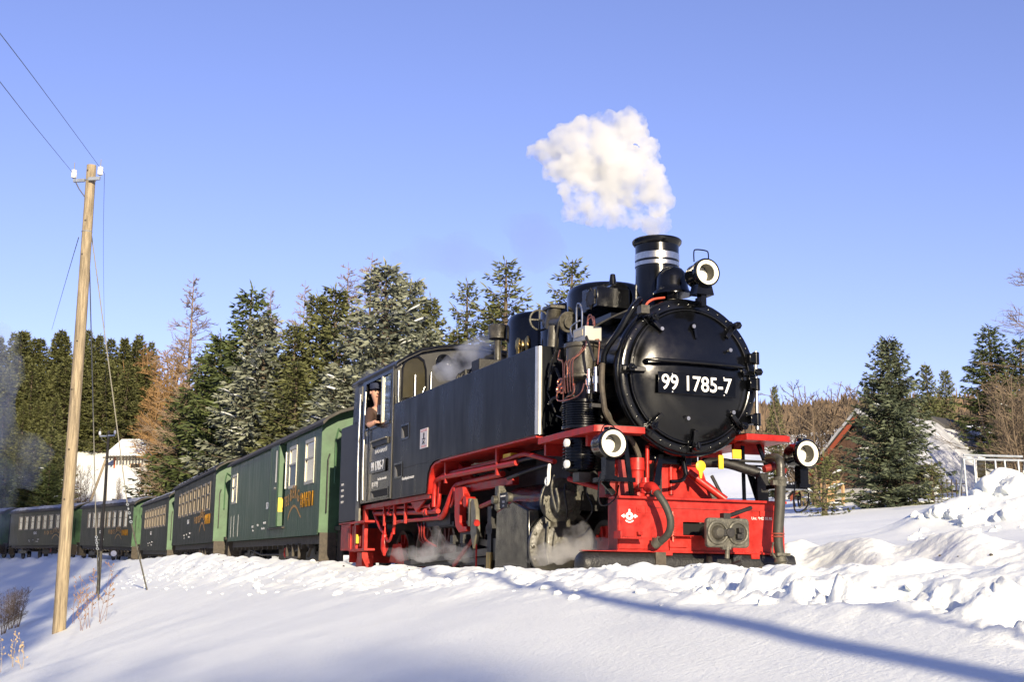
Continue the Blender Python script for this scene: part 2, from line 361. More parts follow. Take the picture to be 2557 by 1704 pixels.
def spruce_meshes(seed, H, R, dens=1.0, gap=0.36, lift=0.0, tw=0.30, wd=0.085, snow=0.0, sparse_top=0.0, shape=0.85, nb=6):
    """trunk, crown and snow geometry of one spruce, rooted at the origin"""
    r = random.Random(seed); tv = MB(); tv.tube([(0,0,-.3),(0,0,H*.5),(0,0,H*.985)],[R*.07+.04,R*.045+.02,.012],7)
    V = []; Q = []; Tn = []; SB = MB()
    def leaf(p, d, ln, w, tn):
        w *= .62
        side = d.cross(Vector((r.uniform(-1,1),r.uniform(-1,1),r.uniform(-.6,1)))).normalized()*w
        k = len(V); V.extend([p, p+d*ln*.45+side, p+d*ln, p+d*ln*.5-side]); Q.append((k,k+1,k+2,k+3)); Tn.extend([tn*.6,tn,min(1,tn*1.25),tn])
    z = H*.05
    while z < H*.97:
        f = z/H; n = nb if f < .85 else nb-1
        base = r.uniform(0,6.28); env = R*(1-f)**shape*(1.0 if f>.08 else .8)+.12
        for b in range(n):
            az = base+6.283*b/n+r.uniform(-.3,.3); ln = env*r.uniform(.62,1.12)
            slope = -.28+.75*f**1.5+lift+r.uniform(-.1,.1); hd = Vector((math.cos(az),math.sin(az),0)); o = Vector((0,0,z+r.uniform(-.12,.12)))
            pts = []; m = max(3,int(ln/(.17 if tw<.36 else .24)))
            for k in range(m+1):
                s = k/m; pts.append(o+hd*ln*s+Vector((0,0,ln*(slope*s+.22*s*s*s))))
            tv.tube([pts[0],pts[len(pts)//2],pts[-1]],[.012+.012*ln,.008+.006*ln,.004],3,False)
            sidev = Vector((-hd.y,hd.x,0)); bt = r.uniform(.25,.9)
            skip = sparse_top*max(0,(f-.5)*2)
            for k in range(1,m+1):
                s = k/m; p = pts[k]
                if r.random() < skip*.6: continue
                tl = tw*(1.15-.45*s)*r.uniform(.7,1.25)*(0.55+.6*min(1,ln/1.2))
                for sd in (-1,1):
                    for e in range(3 if r.random()<dens*.6 else 2):
                        d = (hd*r.uniform(.35,.9)+sidev*sd*r.uniform(.5,1.0)+Vector((0,0,r.uniform(-.55,.28)))).normalized()
                        leaf(p+d*tl*.2*e, d, tl*(1.2 if ln>.9 else 1), wd, min(1,max(0,bt+r.uniform(-.25,.25))))
                if r.random() < dens*.7:
                    d = (hd*.4+Vector((r.uniform(-.4,.4),r.uniform(-.4,.4),-.8 if r.random()<.6 else .6))).normalized(); leaf(p,d,tl*.8,wd*.9,bt*.7)
            leaf(pts[-1]-hd*.05, (hd+Vector((0,0,slope+.25))).normalized(), tw, wd*.8, .9)
            if snow and f < .8 and r.random() < snow and ln > .5:
                for q in range(r.choice((1,1,2))):
                    s = r.uniform(.45,.95); p = o+hd*ln*s+Vector((0,0,ln*(slope*s+.22*s**3)+.05)); a = r.uniform(.10,.26)*min(1.3,ln*.7+.3); x = []
                    dirv = (hd+Vector((0,0,slope+.4*s*s))).normalized()
                    ringv = [p+dirv*a*1.5*math.cos(t)*r.uniform(.7,1.2)+sidev*a*.75*math.sin(t)*r.uniform(.7,1.2)-Vector((0,0,.03)) for t in [i*6.283/7 for i in range(7)]]
                    mid = [p+(q_-p)*.6+Vector((0,0,a*.28)) for q_ in ringv]
                    SB.add(ringv+mid+[p+Vector((0,0,a*.36))], [(i,(i+1)%7,7+(i+1)%7,7+i) for i in range(7)]+[(7+i,7+(i+1)%7,14) for i in range(7)])
        z += gap*(1.25-.5*f)*r.uniform(.8,1.2)*(1+.5*sparse_top*f)
    for k in range(8 if sparse_top<.5 else 3): leaf(Vector((0,0,H*(.9+.1*k/8))), Vector((r.uniform(-.5,.5),r.uniform(-.5,.5),1)).normalized(), tw*1.1, wd*.6, .9)
    return tv, (np.array([tuple(v) for v in V]), np.array(Q), np.array(Tn)), SB

def part_of(t, n): return next(c for c in t.children if c.name.startswith(n))
def spruce_proto(label, mat, *a, **k):
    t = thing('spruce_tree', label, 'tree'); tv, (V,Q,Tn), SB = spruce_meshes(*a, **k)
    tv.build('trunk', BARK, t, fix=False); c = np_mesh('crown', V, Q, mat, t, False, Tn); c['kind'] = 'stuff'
    if SB.v:
        s = SB.build('snow', SNOWP, t, smooth=80); s['kind'] = 'stuff'
    t['H'] = a[1]; t['clear'] = a[2]*.75
    return t
def put_tree(proto, first, u, vtop, dist, label, group, base=None, sx=1.0, rz=None, vb=None):
    """stand a tree at picture column u and the given distance, its tip at picture height vtop"""
    t = proto if first else copy_tree(proto)
    for _ in range(40):
        top = at(u, vtop, dist); tt,_z,_s = track_coords(np.array([top.x]),np.array([top.y]))
        if u > 1500 or tt[0] < -(2.6+proto['clear']): break
        dist += 1.0
    zb = gz(top.x, top.y)-.15 if vb is None else at(u,vb,dist).z
    h = top.z-zb; k = h/proto['H']
    t.location = (top.x, top.y, zb); t.scale = (k*sx*1.22,k*sx*1.22,k); t.rotation_euler = (rnd.uniform(-.03,.03),rnd.uniform(-.03,.03),rz if rz is not None else rnd.uniform(0,6.28))
    prop(t, label, 'tree', group); return t

def bare_meshes(seed, H, R, kind='larch', n0=60, twig=3, tr=.012):
    r = random.Random(seed); tv = MB(); cv = MB()
    def twigs(p, d, ln, lev):
        mid = p+d*ln*.5+Vector((r.uniform(-.06,.06),r.uniform(-.06,.06),r.uniform(-.03,.06)))*ln
        e = p+d*ln; w = tr*(.35+.65*lev/3)
        cv.tube([p,mid,e],[w,w*.8,w*.45],3,False)
        if lev <= 0: return
        for k in range(twig+ (1 if lev>1 else 0)):
            s = r.uniform(.2,.95); q = p+(e-p)*s
            dd = (d*r.uniform(.5,1)+Vector((r.uniform(-1,1),r.uniform(-1,1),r.uniform(-.5,.9)))*.75).normalized()
            twigs(q, dd, ln*r.uniform(.3,.55), lev-1)
    if kind == 'larch':
        tv.tube([(0,0,-.3),(0,0,H*.5),(0,0,H)],[R*.05+.05,R*.03+.03,.008],7)
        for i in range(n0):
            f = .12+.86*(i/n0); az = r.uniform(0,6.28); ln = R*(1-f)**.75*r.uniform(.6,1.1)+.15
            d = Vector((math.cos(az),math.sin(az),r.uniform(.05,.5))).normalized(); twigs(Vector((0,0,H*f)), d, ln, 2)
    else:
        for s in range(max(1,n0//14)):
            az = r.uniform(0,6.28); lean = Vector((math.cos(az),math.sin(az),0))*r.uniform(.02,.5)*(0.3 if n0<20 else 1)
            top = Vector((0,0,H*r.uniform(.8,1.0)))+lean*R*1.4; b0 = lean*R*.25
            m = b0.lerp(top,.5)+Vector((r.uniform(-.1,.1),r.uniform(-.1,.1),0))*R
            tv.tube(spline([b0-Vector((0,0,.3)),m,top],4),[.05*H/6*(1-.85*k/8)+.006 for k in range(9)],6)
            for i in range(14 if n0>=20 else n0):
                f = r.uniform(.12,.97); p = b0.lerp(m,f*2) if f<.5 else m.lerp(top,f*2-1); a2 = r.uniform(0,6.28)
                d = Vector((math.cos(a2),math.sin(a2),r.uniform(.2,1.1))).normalized(); twigs(p, d, R*(1.05-f*.75)*r.uniform(.5,.95), 3 if R>2.5 else 2)
    return tv, cv
def bare_proto(name, label, mat, H, *a, bark=None, **k):
    t = thing(name, label, 'tree' if 'bush' not in name else 'bush'); tv, cv = bare_meshes(a[0], H, *a[1:], **k)
    tv.build('trunk', bark or mat, t, fix=False); c = cv.build('crown', mat, t, fix=False); c['kind'] = 'stuff'; t['H'] = H; t['clear'] = 1.5
    return t
_used = {}
def plant(proto, *a, **k):
    first = proto.name not in _used; _used[proto.name] = 1
    cat = proto['category']; t = put_tree(proto, first, *a, **k); t['category'] = cat; return t

P_dark = spruce_proto('',SPRD, 11, 12.0, 3.0, dens=1.2, gap=.34, snow=.06, tw=.34)
P_blue = spruce_proto('',BLUE, 12, 12.0, 3.5, dens=1.5, gap=.33, snow=.34, tw=.36, wd=.10, shape=.78)
P_blue2 = spruce_proto('',BLUE, 22, 12.0, 4.3, dens=1.5, gap=.34, snow=.5, tw=.38, wd=.10, shape=.8)
P_mid = spruce_proto('',SPR, 13, 12.0, 2.5, dens=1.2, gap=.36, snow=.03, tw=.34)
P_thin = spruce_proto('',SPR, 14, 11.0, 2.6, dens=1.0, gap=.36, lift=.34, tw=.30, wd=.06, sparse_top=.5, shape=.95, nb=6)
P_right = spruce_proto('',BLUE, 15, 8.0, 2.25, dens=1.9, gap=.20, snow=.05, tw=.27, wd=.062, shape=.8, nb=8, lift=-.02)
part_of(P_right,'crown').data.materials[0] = needle_mat('dense_spruce_needles',(0.034,0.050,0.030),(0.125,0.145,0.085))
P_fir = spruce_proto('',SPR, 16, 2.6, 1.0, dens=1.2, gap=.20, snow=.25, tw=.20, wd=.04, lift=.12)
P_forest = spruce_proto('',OLIVE, 17, 13.0, 2.3, dens=1.1, gap=.36, tw=.40, wd=.115, shape=.9)
P_larch = bare_proto('larch_tree','',LARCH, 13.0, 31, 2.5, n0=150, twig=5, tr=.022)
P_rust = bare_proto('bare_bush','',RUST, 8.0, 33, 2.8, kind='bush', n0=126, twig=3, tr=.030)
P_bush = bare_proto('bare_bush','',GREYT, 6.0, 34, 2.5, kind='bush', n0=140, twig=3, tr=.022)
P_birch = bare_proto('birch_tree','',GREYT, 10.0, 35, 3.4, kind='larch', n0=60, twig=5, tr=.020, bark=BIRCHB)

G1 = 'spruces behind the train'
plant(P_dark, 566, 650, 62, 'tall dark green spruce with a leaning ragged tip behind the second carriage', G1)
plant(P_dark, 520, 760, 60, 'dark green spruce standing in front of the tall ragged one', G1, sx=1.15)
plant(P_dark, 425, 885, 58, 'low dark spruce with a wide skirt above the third carriage', G1, sx=1.25)
plant(P_blue, 622, 725, 58, 'grey green snow dusted spruce to the right of the tall dark spruce', G1, sx=1.0)
plant(P_blue2, 590, 850, 54, 'broad grey green spruce with snow on its low boughs above the first carriage', G1, sx=1.25)
plant(P_mid, 672, 738, 66, 'narrow olive spruce between the two bare larches', G1)
plant(P_mid, 735, 672, 68, 'olive spruce beside the thin bare larch', G1, sx=.9)
plant(P_mid, 790, 655, 66, 'brownish spruce under the pair of tall bare larches', G1, sx=1.1)
plant(P_blue, 897, 606, 57, 'tallest grey green spruce rising behind the locomotive cab', G1, sx=1.0)
plant(P_blue, 938, 628, 60, 'second tip close to the tallest grey green spruce', G1, sx=.85)
plant(P_blue2, 790, 838, 50, 'snow laden spruce boughs just left of the locomotive cab', G1, sx=1.2)
plant(P_mid, 1008, 680, 60, 'small brownish spruce right of the tallest grey green spruce', G1, sx=.85)
plant(P_thin, 1068, 636, 58, 'thin young spruce with a long bare leader above the cab roof', G1, sx=.9)
plant(P_thin, 1160, 588, 55, 'open young spruce with upswept branches left of the domes', G1, sx=1.15)
plant(P_thin, 1304, 585, 52, 'young spruce with a bare forked tip behind the domes', G1, sx=1.1)
plant(P_mid, 1135, 690, 60, 'short olive spruce beside the open young spruce', G1, sx=.9)
plant(P_mid, 1250, 720, 56, 'short olive spruce just behind the middle dome', G1, sx=.8)
plant(P_mid, 1040, 760, 56, 'low spruce filling the gap behind the cab roof', G1, sx=1.1)
plant(P_blue, 980, 760, 52, 'grey green spruce low behind the steam at the cab', G1, sx=1.2)
plant(P_mid, 690, 830, 60, 'low olive spruce behind the first carriage roof', G1, sx=1.3)
plant(P_dark, 480, 800, 66, 'dark spruce half hidden at the left of the group', G1, sx=1.0)
G2 = 'bare larches behind the train'
plant(P_larch, 447, 628, 72, 'tall bare larch standing alone left of the dark spruces', G2, sx=.85)
plant(P_larch, 634, 655, 74, 'bare larch tip between the dark spruce and the olive spruce', G2, sx=.7)
plant(P_larch, 700, 640, 74, 'thin bare larch with a dark straight trunk', G2, sx=.6)
plant(P_larch, 800, 606, 72, 'bare larch left of the tallest larch', G2, sx=.8)
plant(P_larch, 846, 580, 72, 'tallest bare larch beside the grey green spruce', G2, sx=.85)
G3 = 'russet bare bushes at the foot of the forest'
for u,v,d,s in [(350,795,124,1.0),(395,785,118,1.0),(378,870,110,1.0),(415,850,104,.9),(330,840,126,.9),(405,960,98,1.0),(368,960,112,.7),(430,940,90,.8)]:
    plant(P_rust, u, v, d, 'russet bare larch thicket left of the dark spruces', G3, sx=s*1.05)
# the wooded hillside
G4 = 'spruces of the wooded hillside'
fr = random.Random(5)
for row,(d,voff,n) in enumerate([(128,0,23),(119,62,20),(111,150,14),(104,232,12)]):
    for i in range(n):
        u = -70+row*14+(430-row*22)*(i+.5)/n+fr.uniform(-9,9)
        v = 764+voff+max(0,(60-u))*.22+max(0,u-270)*.10+fr.uniform(-9,14)
        if row>=2 and 140<u<365: continue
        plant(P_forest, u, v, d+fr.uniform(-3,3), 'olive green spruce crowded among its like on the wooded hillside', G4, sx=fr.uniform(.95,1.3))
for u,v,d in [(120,985,98),(145,1000,101)]:
    plant(P_mid, u, v, d, 'smaller spruce at the lower edge of the wooded hillside', 'smaller spruces below the wooded hillside', sx=1.2)
for u,v,d in [(70,1062,90),(15,1050,92),(115,1060,88),(-20,1010,84)]:
    plant(P_dark, u, v, d, 'dark spruce in the shade just above the last carriages', 'shaded spruces above the last carriages', sx=1.2)
# right hand side
plant(P_right, 2035, 772, 55, 'big dense spruce in front of the gabled house', None, sx=.95)
plant(P_fir, 1890, 1040, 50, 'small bright fir beside the right headlamp', None, vb=1190)
plant(P_fir, 2138, 1062, 54, 'small dark fir right of the big dense spruce', None, vb=1182, sx=1.0)
plant(P_mid, 2135, 835, 92, 'left one of the twin spruces behind the snowy roof', 'twin spruces behind the house', sx=.9)
plant(P_mid, 2168, 850, 94, 'right one of the twin spruces behind the snowy roof', 'twin spruces behind the house', sx=.9)
plant(P_mid, 1776, 885, 100, 'slim spruce on the far snow slope right of the boiler', None, sx=.6)
plant(P_mid, 1985, 885, 100, 'spruce tips above the house gable', None, sx=.7)
plant(P_dark, 2282, 742, 74, 'tall dark pine at the right edge above the snowy roof', 'dark pines at the right edge', sx=1.15)
plant(P_dark, 2335, 770, 72, 'dark pine nearest the right edge behind the birch', 'dark pines at the right edge', sx=1.15)
G5 = 'bare brown bushes by the house'
for u,v,d,s,l in [(1872,865,72,1.0,'bare bush with a pale crown between boiler and gable'),(1835,920,74,.9,'low bare bush just right of the smokebox'),(2318,880,64,.85,'wide brown bush overhanging the snowy roof'),(2362,880,58,.9,'brown bush at the right edge beside the swing frame'),(2215,960,76,.8,'low brown bush behind the roof ridge'),(2352,850,57,.8,'tall brown bush nearest the swing frame'),(1925,930,88,.9,'faint bare bush behind the gable'),(196,1062,100,.45,'sapling on the snow slope beside the braced pole'),(276,1095,101,.35,'small sapling on the snow slope under the white house'),(332,1068,106,.5,'sapling at the right end of the snow slope')]:
    plant(P_bush, u, v, d, l, G5, sx=s)
plant(P_birch, 2366, 590, 60, 'bare birch with a pale trunk at the right edge', None, sx=.9)
# unseen spruces added behind the camera, sized to shade the snow and the last carriages
for k in range(17):
    x = 6.3-1.5*k; y = -40-(k%3)*1.3; z0 = gz(x,y); h = max(22,(51 if x>-6 else 55)-z0)
    t = copy_tree(P_mid); t.location = (x,y,z0); t.scale = (.48,.48,h/12) if x>4 else (.85,.85,h/12); t.rotation_euler = (0,0,k)
    prop(t, 'unseen tall spruce placed to shade the last carriages', 'tree', 'unseen spruces placed for shade')
def side_forest():
    r = random.Random(12); me = part_of(P_forest,'crown').data; n = len(me.vertices); co = np.empty(n*3,np.float32); me.vertices.foreach_get('co',co); co = co.reshape(-1,4,3)[::2].reshape(-1,3)
    tn = np.empty(n,np.float32); me.attributes['tint'].data.foreach_get('value',tn); tn = tn.reshape(-1,4)[::2].reshape(-1); V=[];T=[]
    spots = [(r.uniform(-66,-25),r.uniform(62,105),r.uniform(1.3,1.7)) for _ in range(30)]+[(r.uniform(50,310),r.uniform(75,115),r.uniform(.8,1.1)) for _ in range(56)]  # wood continues left; ring behind the camera added for dark reflections
    for az,d,k in spots:
        x,y = math.sin(R_(az))*d, math.cos(R_(az))*d
        if az>50 and 165-25<az<165+25: k *= .8
        a = r.uniform(0,6.28); c_,s_ = math.cos(a),math.sin(a); q = co*k; V.append(np.stack([q[:,0]*c_-q[:,1]*s_+x,q[:,0]*s_+q[:,1]*c_+y,q[:,2]+gz(x,y)],-1)); T.append(tn)
    V = np.concatenate(V); return np_mesh('side_forest', V, np.arange(len(V)).reshape(-1,4), OLIVE, None, False, np.concatenate(T))
prop(side_forest(), 'unseen spruce forest around the railway, darkening reflections', kind='stuff')
def ground_hit(u, v):
    d = ray(u,v); k = 3.0
    while k < 60 and (d*k).z > gz((d*k).x,(d*k).y): k += .15
    return d*k
for i,(u,v,back) in enumerate([(-60,1512,62),(170,1508,63),(360,1500,62),(560,1488,66),(720,1480,67),(840,1478,64),(930,1500,62)]):  # unseen larches behind the camera, placed for soft shade on the foreground
    g = ground_hit(u,v); p = g-L*(back/math.cos(SUN_EL)); z0 = gz(p.x,p.y); h = p.z-z0
    t = copy_tree(P_larch); t.location = (p.x,p.y,z0); w = .6+.12*(i%3); t.scale = (w,w,h/13); t.rotation_euler = (0,0,i)
    prop(t, 'unseen bare larch placed for soft shade on the foreground snow', 'tree', 'unseen larches placed for soft shade')
# the brown wooded ridge on the skyline
def ridge_wood():
    r = random.Random(9); V=[];Q=[];T=[]
    for i in range(3000):
        u = r.uniform(1690,2420); d = r.uniform(250,400); p = at(u,1000,d); x,y = p.x,p.y; z = gz(x,y)-.5; h = r.uniform(4,8); tn = r.random()
        for q in range(7):
            b = Vector((x+r.uniform(-.5,.5),y,z+r.uniform(0,h*.3))); e = Vector((x+r.uniform(-1.6,1.6),y+r.uniform(-1,1),z+h*r.uniform(.55,1))); w = Vector((r.uniform(.10,.28),0,0)); k = len(V)
            V.extend([b-w,b+w,b.lerp(e,.6)+w*2,e,b.lerp(e,.6)-w*2]); Q.append((k,k+1,k+2,k+3,k+4)); T.extend([tn]*5)
    return np_mesh('ridge_wood', np.array([tuple(v) for v in V]), np.array(Q), M('distant_wood',(0.06,0.045,0.03),0.9,tint=True,c2=(0.14,0.095,0.055),var=.3), None, False, T)
prop(ridge_wood(), 'brown leafless wood along the far skyline', kind='stuff')

# ------------------------------------------------------------------ buildings
WALLW = M('white_render',(0.52,0.51,0.48),0.8,var=0.1,vscale=3); PLANKB = M('brown_boards',(0.10,0.055,0.035),0.75,var=0.35,vscale=4,bump=0.3,bscale=12,stretch=(1,1,8))
TRIMR = M('red_brown_trim',(0.30,0.07,0.035),0.6); ROOFD = M('dark_roof',(0.05,0.048,0.045),0.7)
WOODL = M('pale_larch_boards',(0.45,0.28,0.14),0.7,var=0.3)
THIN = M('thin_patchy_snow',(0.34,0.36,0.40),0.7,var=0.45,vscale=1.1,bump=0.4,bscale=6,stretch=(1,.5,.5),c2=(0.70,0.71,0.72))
def gabled_house():
    A = at(1969,942,70); rd = Vector((.745,.667,0)); g = Vector((.667,-.745,0)); zg = gz(A.x+4,A.y)-.3
    h = thing('gabled_house','snow roofed house with a brown boarded gable behind the big spruce','house',(A.x,A.y,zg),math.atan2(rd.y,rd.x))
    # local: x along the ridge, y = -g (left of ridge direction is +y)
    ap = A.z-zg; LN = 13.6; wr, wl = 4.9, 4.6; er = ap-4.2; el = ap-4.3
    MB().prism([(-wr+.5,0),(wl-.5,0),(wl-.5,el+.35),(0,ap-.35),(-wr+.5,er+.35)], lambda a,b,d: (d,a,b), .55, LN-.3).build('wall', WALLW, h)
    for k in range(14):
        y0 = -wr+.5+k*(wl+wr-1)/14; y1 = y0+(wl+wr-1)/14-.02
        def hz(y): return (ap-.4-(ap-.4-el-.3)*y/(wl-.5)) if y>0 else (ap-.4+(ap-.4-er-.3)*y/(wr-.5))
        MB().prism([(y0,.6),(y1,.6),(y1,hz(y1)),(y0,hz(y0))], lambda a,b,d: (d,a,b), .46+.012*(k%2), .54).build('board', PLANKB, h)
    for s,w,e in ((-1,wr,er),(1,wl,el)):
        sg = -1 if s<0 else 1
        MB().prism([(0,ap-.12),(sg*w,e-.12),(sg*w,e),(0,ap)], lambda a,b,d:(d,a,b), 0, LN).build('roof', ROOFD, h)
        MB().prism([(0,ap-.42),(sg*(w-.1),e-.40),(sg*(w-.1),e-.14),(0,ap-.14)], lambda a,b,d:(d,a,b), .02, .10).build('barge_board', TRIMR, h)
        # uneven blanket of snow
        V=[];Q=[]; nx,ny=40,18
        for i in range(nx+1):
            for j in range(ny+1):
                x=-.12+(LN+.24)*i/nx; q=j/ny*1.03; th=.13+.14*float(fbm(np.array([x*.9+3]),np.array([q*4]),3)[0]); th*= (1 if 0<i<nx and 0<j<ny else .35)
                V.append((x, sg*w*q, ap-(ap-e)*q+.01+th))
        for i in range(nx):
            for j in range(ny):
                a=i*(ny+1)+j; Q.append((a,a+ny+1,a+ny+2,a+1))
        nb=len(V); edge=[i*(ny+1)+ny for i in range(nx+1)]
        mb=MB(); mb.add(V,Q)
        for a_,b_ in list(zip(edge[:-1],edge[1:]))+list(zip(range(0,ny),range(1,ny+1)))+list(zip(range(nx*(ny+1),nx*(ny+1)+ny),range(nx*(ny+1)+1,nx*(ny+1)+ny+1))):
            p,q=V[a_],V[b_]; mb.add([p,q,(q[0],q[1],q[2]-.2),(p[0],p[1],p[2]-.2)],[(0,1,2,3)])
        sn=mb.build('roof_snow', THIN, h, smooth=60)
    # dark patch of bare roof near the ridge, roof light
    sl = math.atan2(ap-er, wr)
    def roofpt(x,q,up_): return (x, -wr*q, ap-(ap-er)*q+up_)
    for nm,x0,x1,q0,q1,m in (('bare_roof_patch',7.4,9.8,.0,.13,ROOFD),('roof_light',8.2,9.6,.40,.60,M('roof_window',(.04,.05,.07),.15))):
        MB().add([roofpt(x0,q0,.34),roofpt(x1,q0,.34),roofpt(x1+.4,q1,.34),roofpt(x0+.4,q1,.34),roofpt(x0,q0,.1),roofpt(x1,q0,.1),roofpt(x1+.4,q1,.1),roofpt(x0+.4,q1,.1)],[(0,1,2,3),(4,5,6,7),(0,1,5,4),(1,2,6,5),(2,3,7,6),(3,0,4,7)]).build(nm,m,h)
    w = MB().box(.36,.45,-1.0,.2,ap-3.6,ap-2.0).build('window', WHITE, h); MB().box(.33,.36,-.9,.1,ap-3.5,ap-2.1).build('pane', PANE, w)
    d = MB().box(7.4,8.3,-wr+.42,-wr+.5,.2,2.2).build('door', DARK, h)
    f = MB().box(4.0,5.0,-wr+.42,-wr+.5,1.0,2.2).build('window', WHITE, h); MB().box(4.08,4.92,-wr+.39,-wr+.42,1.08,2.12).build('pane', PANE, f)
    # timber porch under the gable
    pr = thing('timber_porch','pale timber porch frame in the snow beside the big spruce','porch',(A.x-2.8,A.y-3.5,gz(A.x-2.8,A.y-3.5)-.1),math.atan2(rd.y,rd.x))
    for x in (0,.9,1.8): MB().box(x,x+.12,0,.12,0,1.35).build('post', WOODL, pr)
    MB().box(-.1,2.0,-.1,.25,1.35,1.45).build('beam', WOODL, pr)
    for x in np.arange(.15,.9,.13): MB().box(x,x+.07,.03,.06,.1,1.3).build('slat', WOODL, pr)
gabled_house()

def small_house(name, label, u, v, d, w, dp, hh, roof_h, rz, front_gable):
    p = at(u, v, d); h = thing(name, label, 'house', (p.x,p.y,p.z), rz)
    MB().box(-w/2,w/2,0,dp,-1.5,hh).build('wall', WALLW, h)
    if front_gable:
        MB().box(-w/2-.5,w/2+.5,-.7,dp+.4,hh,hh+.14).build('roof', ROOFD, h)
        MB().box(-w/2-.5,w/2+.5,-.7,dp+.4,hh+.14,hh+.5).build('roof_snow', SNOWP, h, bevel=.1)
    else:
        MB().prism([(-.9,hh-.15),(dp/2,hh+roof_h),(dp+.5,hh-.15)], lambda a,b,dd:(dd,a,b), -w/2-.4, w/2+.4).build('roof', ROOFD, h)
        MB().prism([(-1.0,hh-.1),(dp/2,hh+roof_h+.32),(dp/2,hh+roof_h+.02),(-.85,hh-.16)], lambda a,b,dd:(dd,a,b), -w/2-.5, w/2+.5).build('roof_snow', SNOWP, h)
        for k in range(11):
            x=-w/2+.15+k*(w-.3)/10; MB().box(x-.06,x+.06,-1.0,-.86,hh-.5,hh-.12).build('rafter', FRAMEB, h)
    return h
h = small_house('white_house','long white house with a thick snowy roof above the railway bend',299,1084,112,3.1,5,1.35,1.35,R_(-8),False)
f = MB().box(.0,.9,-.06,0,.15,.65).build('window', WOODL, h); MB().box(.06,.84,-.08,-.06,.2,.6).build('pane', PANE, f)
MB().box(-1.5,-1.36,-.05,0,-1,1.3).build('downpipe', TRIMR, h)
h = small_house('flat_roof_house','flat roofed white house among the trees on the hillside',64,1030,120,3.0,4,1.35,.3,R_(10),True)
for x in (-.9,.1): 
    f = MB().box(x,x+.6,-.06,0,.2,.9).build('window', TRIMR, h); MB().box(x+.06,x+.54,-.08,-.06,.26,.84).build('pane', PANE, f)

# galvanised swing frame on the right
p = at(2290,1190,46); sw = thing('swing_frame','galvanised steel frame standing in the snow behind the heap','frame',(p.x,p.y,gz(p.x,p.y)),R_(8))
for x in (-1.15,-.78,.0,.35,.85,1.15):
    MB().cyl((x,-.25,-.2),(x,-.12,1.45),.035,n=8).build('post', GALV, sw)
for x in (-1.15,1.15): MB().cyl((x,.5,-.2),(x,-.05,1.45),.035,n=8).build('brace', GALV, sw)
MB().cyl((-1.2,-.12,1.45),(1.2,-.12,1.45),.04,n=8).build('rail', GALV, sw); MB().cyl((-1.0,.2,1.62),(1.2,.2,1.62),.04,n=8).build('rail', GALV, sw)
p = at(2190,1185,60); fe = thing('picket_fence','thin picket fence in the snow in front of the house','fence',(p.x,p.y,gz(p.x,p.y)),R_(20))
for k in range(9): MB().box(-1.3+k*.26,-1.26+k*.26,0,.03,-.1,.85).build('picket', FRAMEB, fe)
MB().box(-1.4,.9,.042,.06,.25,.29).build('rail', FRAMEB, fe); MB().box(-1.4,.9,.042,.06,.65,.69).build('rail', FRAMEB, fe)

# lumps of snow: the cleared heap and the crumbs along the bank
def lump(r, c, s, sub=2):
    import bmesh
    bm = bmesh.new(); bmesh.ops.create_icosphere(bm, subdivisions=sub, radius=1.0); o = [r.uniform(-9,9) for _ in range(3)]
    vs_ = []
    for v in bm.verts:
        q = v.co; n = 1+.62*float(fbm(np.array([q.x*1.1+o[0]+q.z*.7]),np.array([q.y*1.1+o[1]-q.z*.5]),4,.6)[0]); vs_.append((c[0]+q.x*n*s[0],c[1]+q.y*n*s[1],c[2]+q.z*n*s[2]))
    f = [tuple(v.index for v in f.verts) for f in bm.faces]; bm.free(); return vs_, f
r = random.Random(21)
BIG = [(2245,1212,23.0,.30,'largest rounded block of snow on the cleared heap'),(2295,1135,24.6,.42,'tall flat topped block of snow at the top of the heap'),(2338,1128,24.0,.30,'block of snow at the right edge of the heap'),(2330,1200,22.6,.34,'yellowish block of snow low on the right of the heap'),(2165,1185,24.0,.26,'jagged block of snow at the left end of the heap'),(2205,1190,23.6,.22,'middling block of snow left of the largest one'),(2130,1205,24.2,.20,'small block of snow at the foot of the heap'),(2280,1190,23.4,.24,'block of snow tucked behind the largest one')]
for u,v,d,s,l in BIG:
    p = at(u,v,d); mb = MB(); mb.add(*lump(r,(0,0,0),(s*1.15,s,s*.8),4)); o = mb.build('snow_block', SNOWP, None, smooth=70, loc=p); prop(o,l,'snow block','blocks of the cleared snow heap')
mb = MB()
for k in range(40):
    u = r.uniform(2085,2400); d = r.uniform(21.2,25.5); p = at(u,1200,d); s = r.uniform(.02,.09); z = gz(p.x,p.y)
    mb.add(*lump(r,(p.x,p.y,z+s*.2),(s*1.2,s,s*.8),1))
prop(mb.build('snow_crumbs', SNOWP, None, smooth=40), 'loose crumbs of snow over the heap', kind='stuff')
mb = MB(); n = 0
Fw = Vector((.3729,-.9279)); Lf = Vector((.9279,.3729))
while n < 330:
    k = r.uniform(-26,8); t = r.choice((r.gauss(2.9,.2),r.gauss(2.5,.3),r.gauss(3.2,.25))); q = Vector((2.02,13.97))+Fw*k-Lf*t
    if t<1.7 or q.y<3.5: continue
    s = abs(r.gauss(.0,.02))+.008; z = gz(q.x,q.y); mb.add(*lump(r,(q.x,q.y,z+s*.2),(s*1.3,s,s*.75),1)); n += 1
prop(mb.build('bank_crumbs', SNOWP, None, smooth=40), 'small crumbs of snow fallen from the bank beside the track', kind='stuff')
mb = MB()
for k in range(160):
    q = Vector((2.02,13.97))+Fw*r.uniform(-30,7)-Lf*r.choice((r.uniform(1.5,2.6),-r.uniform(1.6,2.8))); s = r.uniform(.006,.02); mb.add(*lump(r,(q.x,q.y,gz(q.x,q.y)+s*.3),(s,s,s*.7),1))
prop(mb.build('cinders', FRAMEB, None, smooth=0), 'dark cinders scattered on the snow beside the track', kind='stuff')
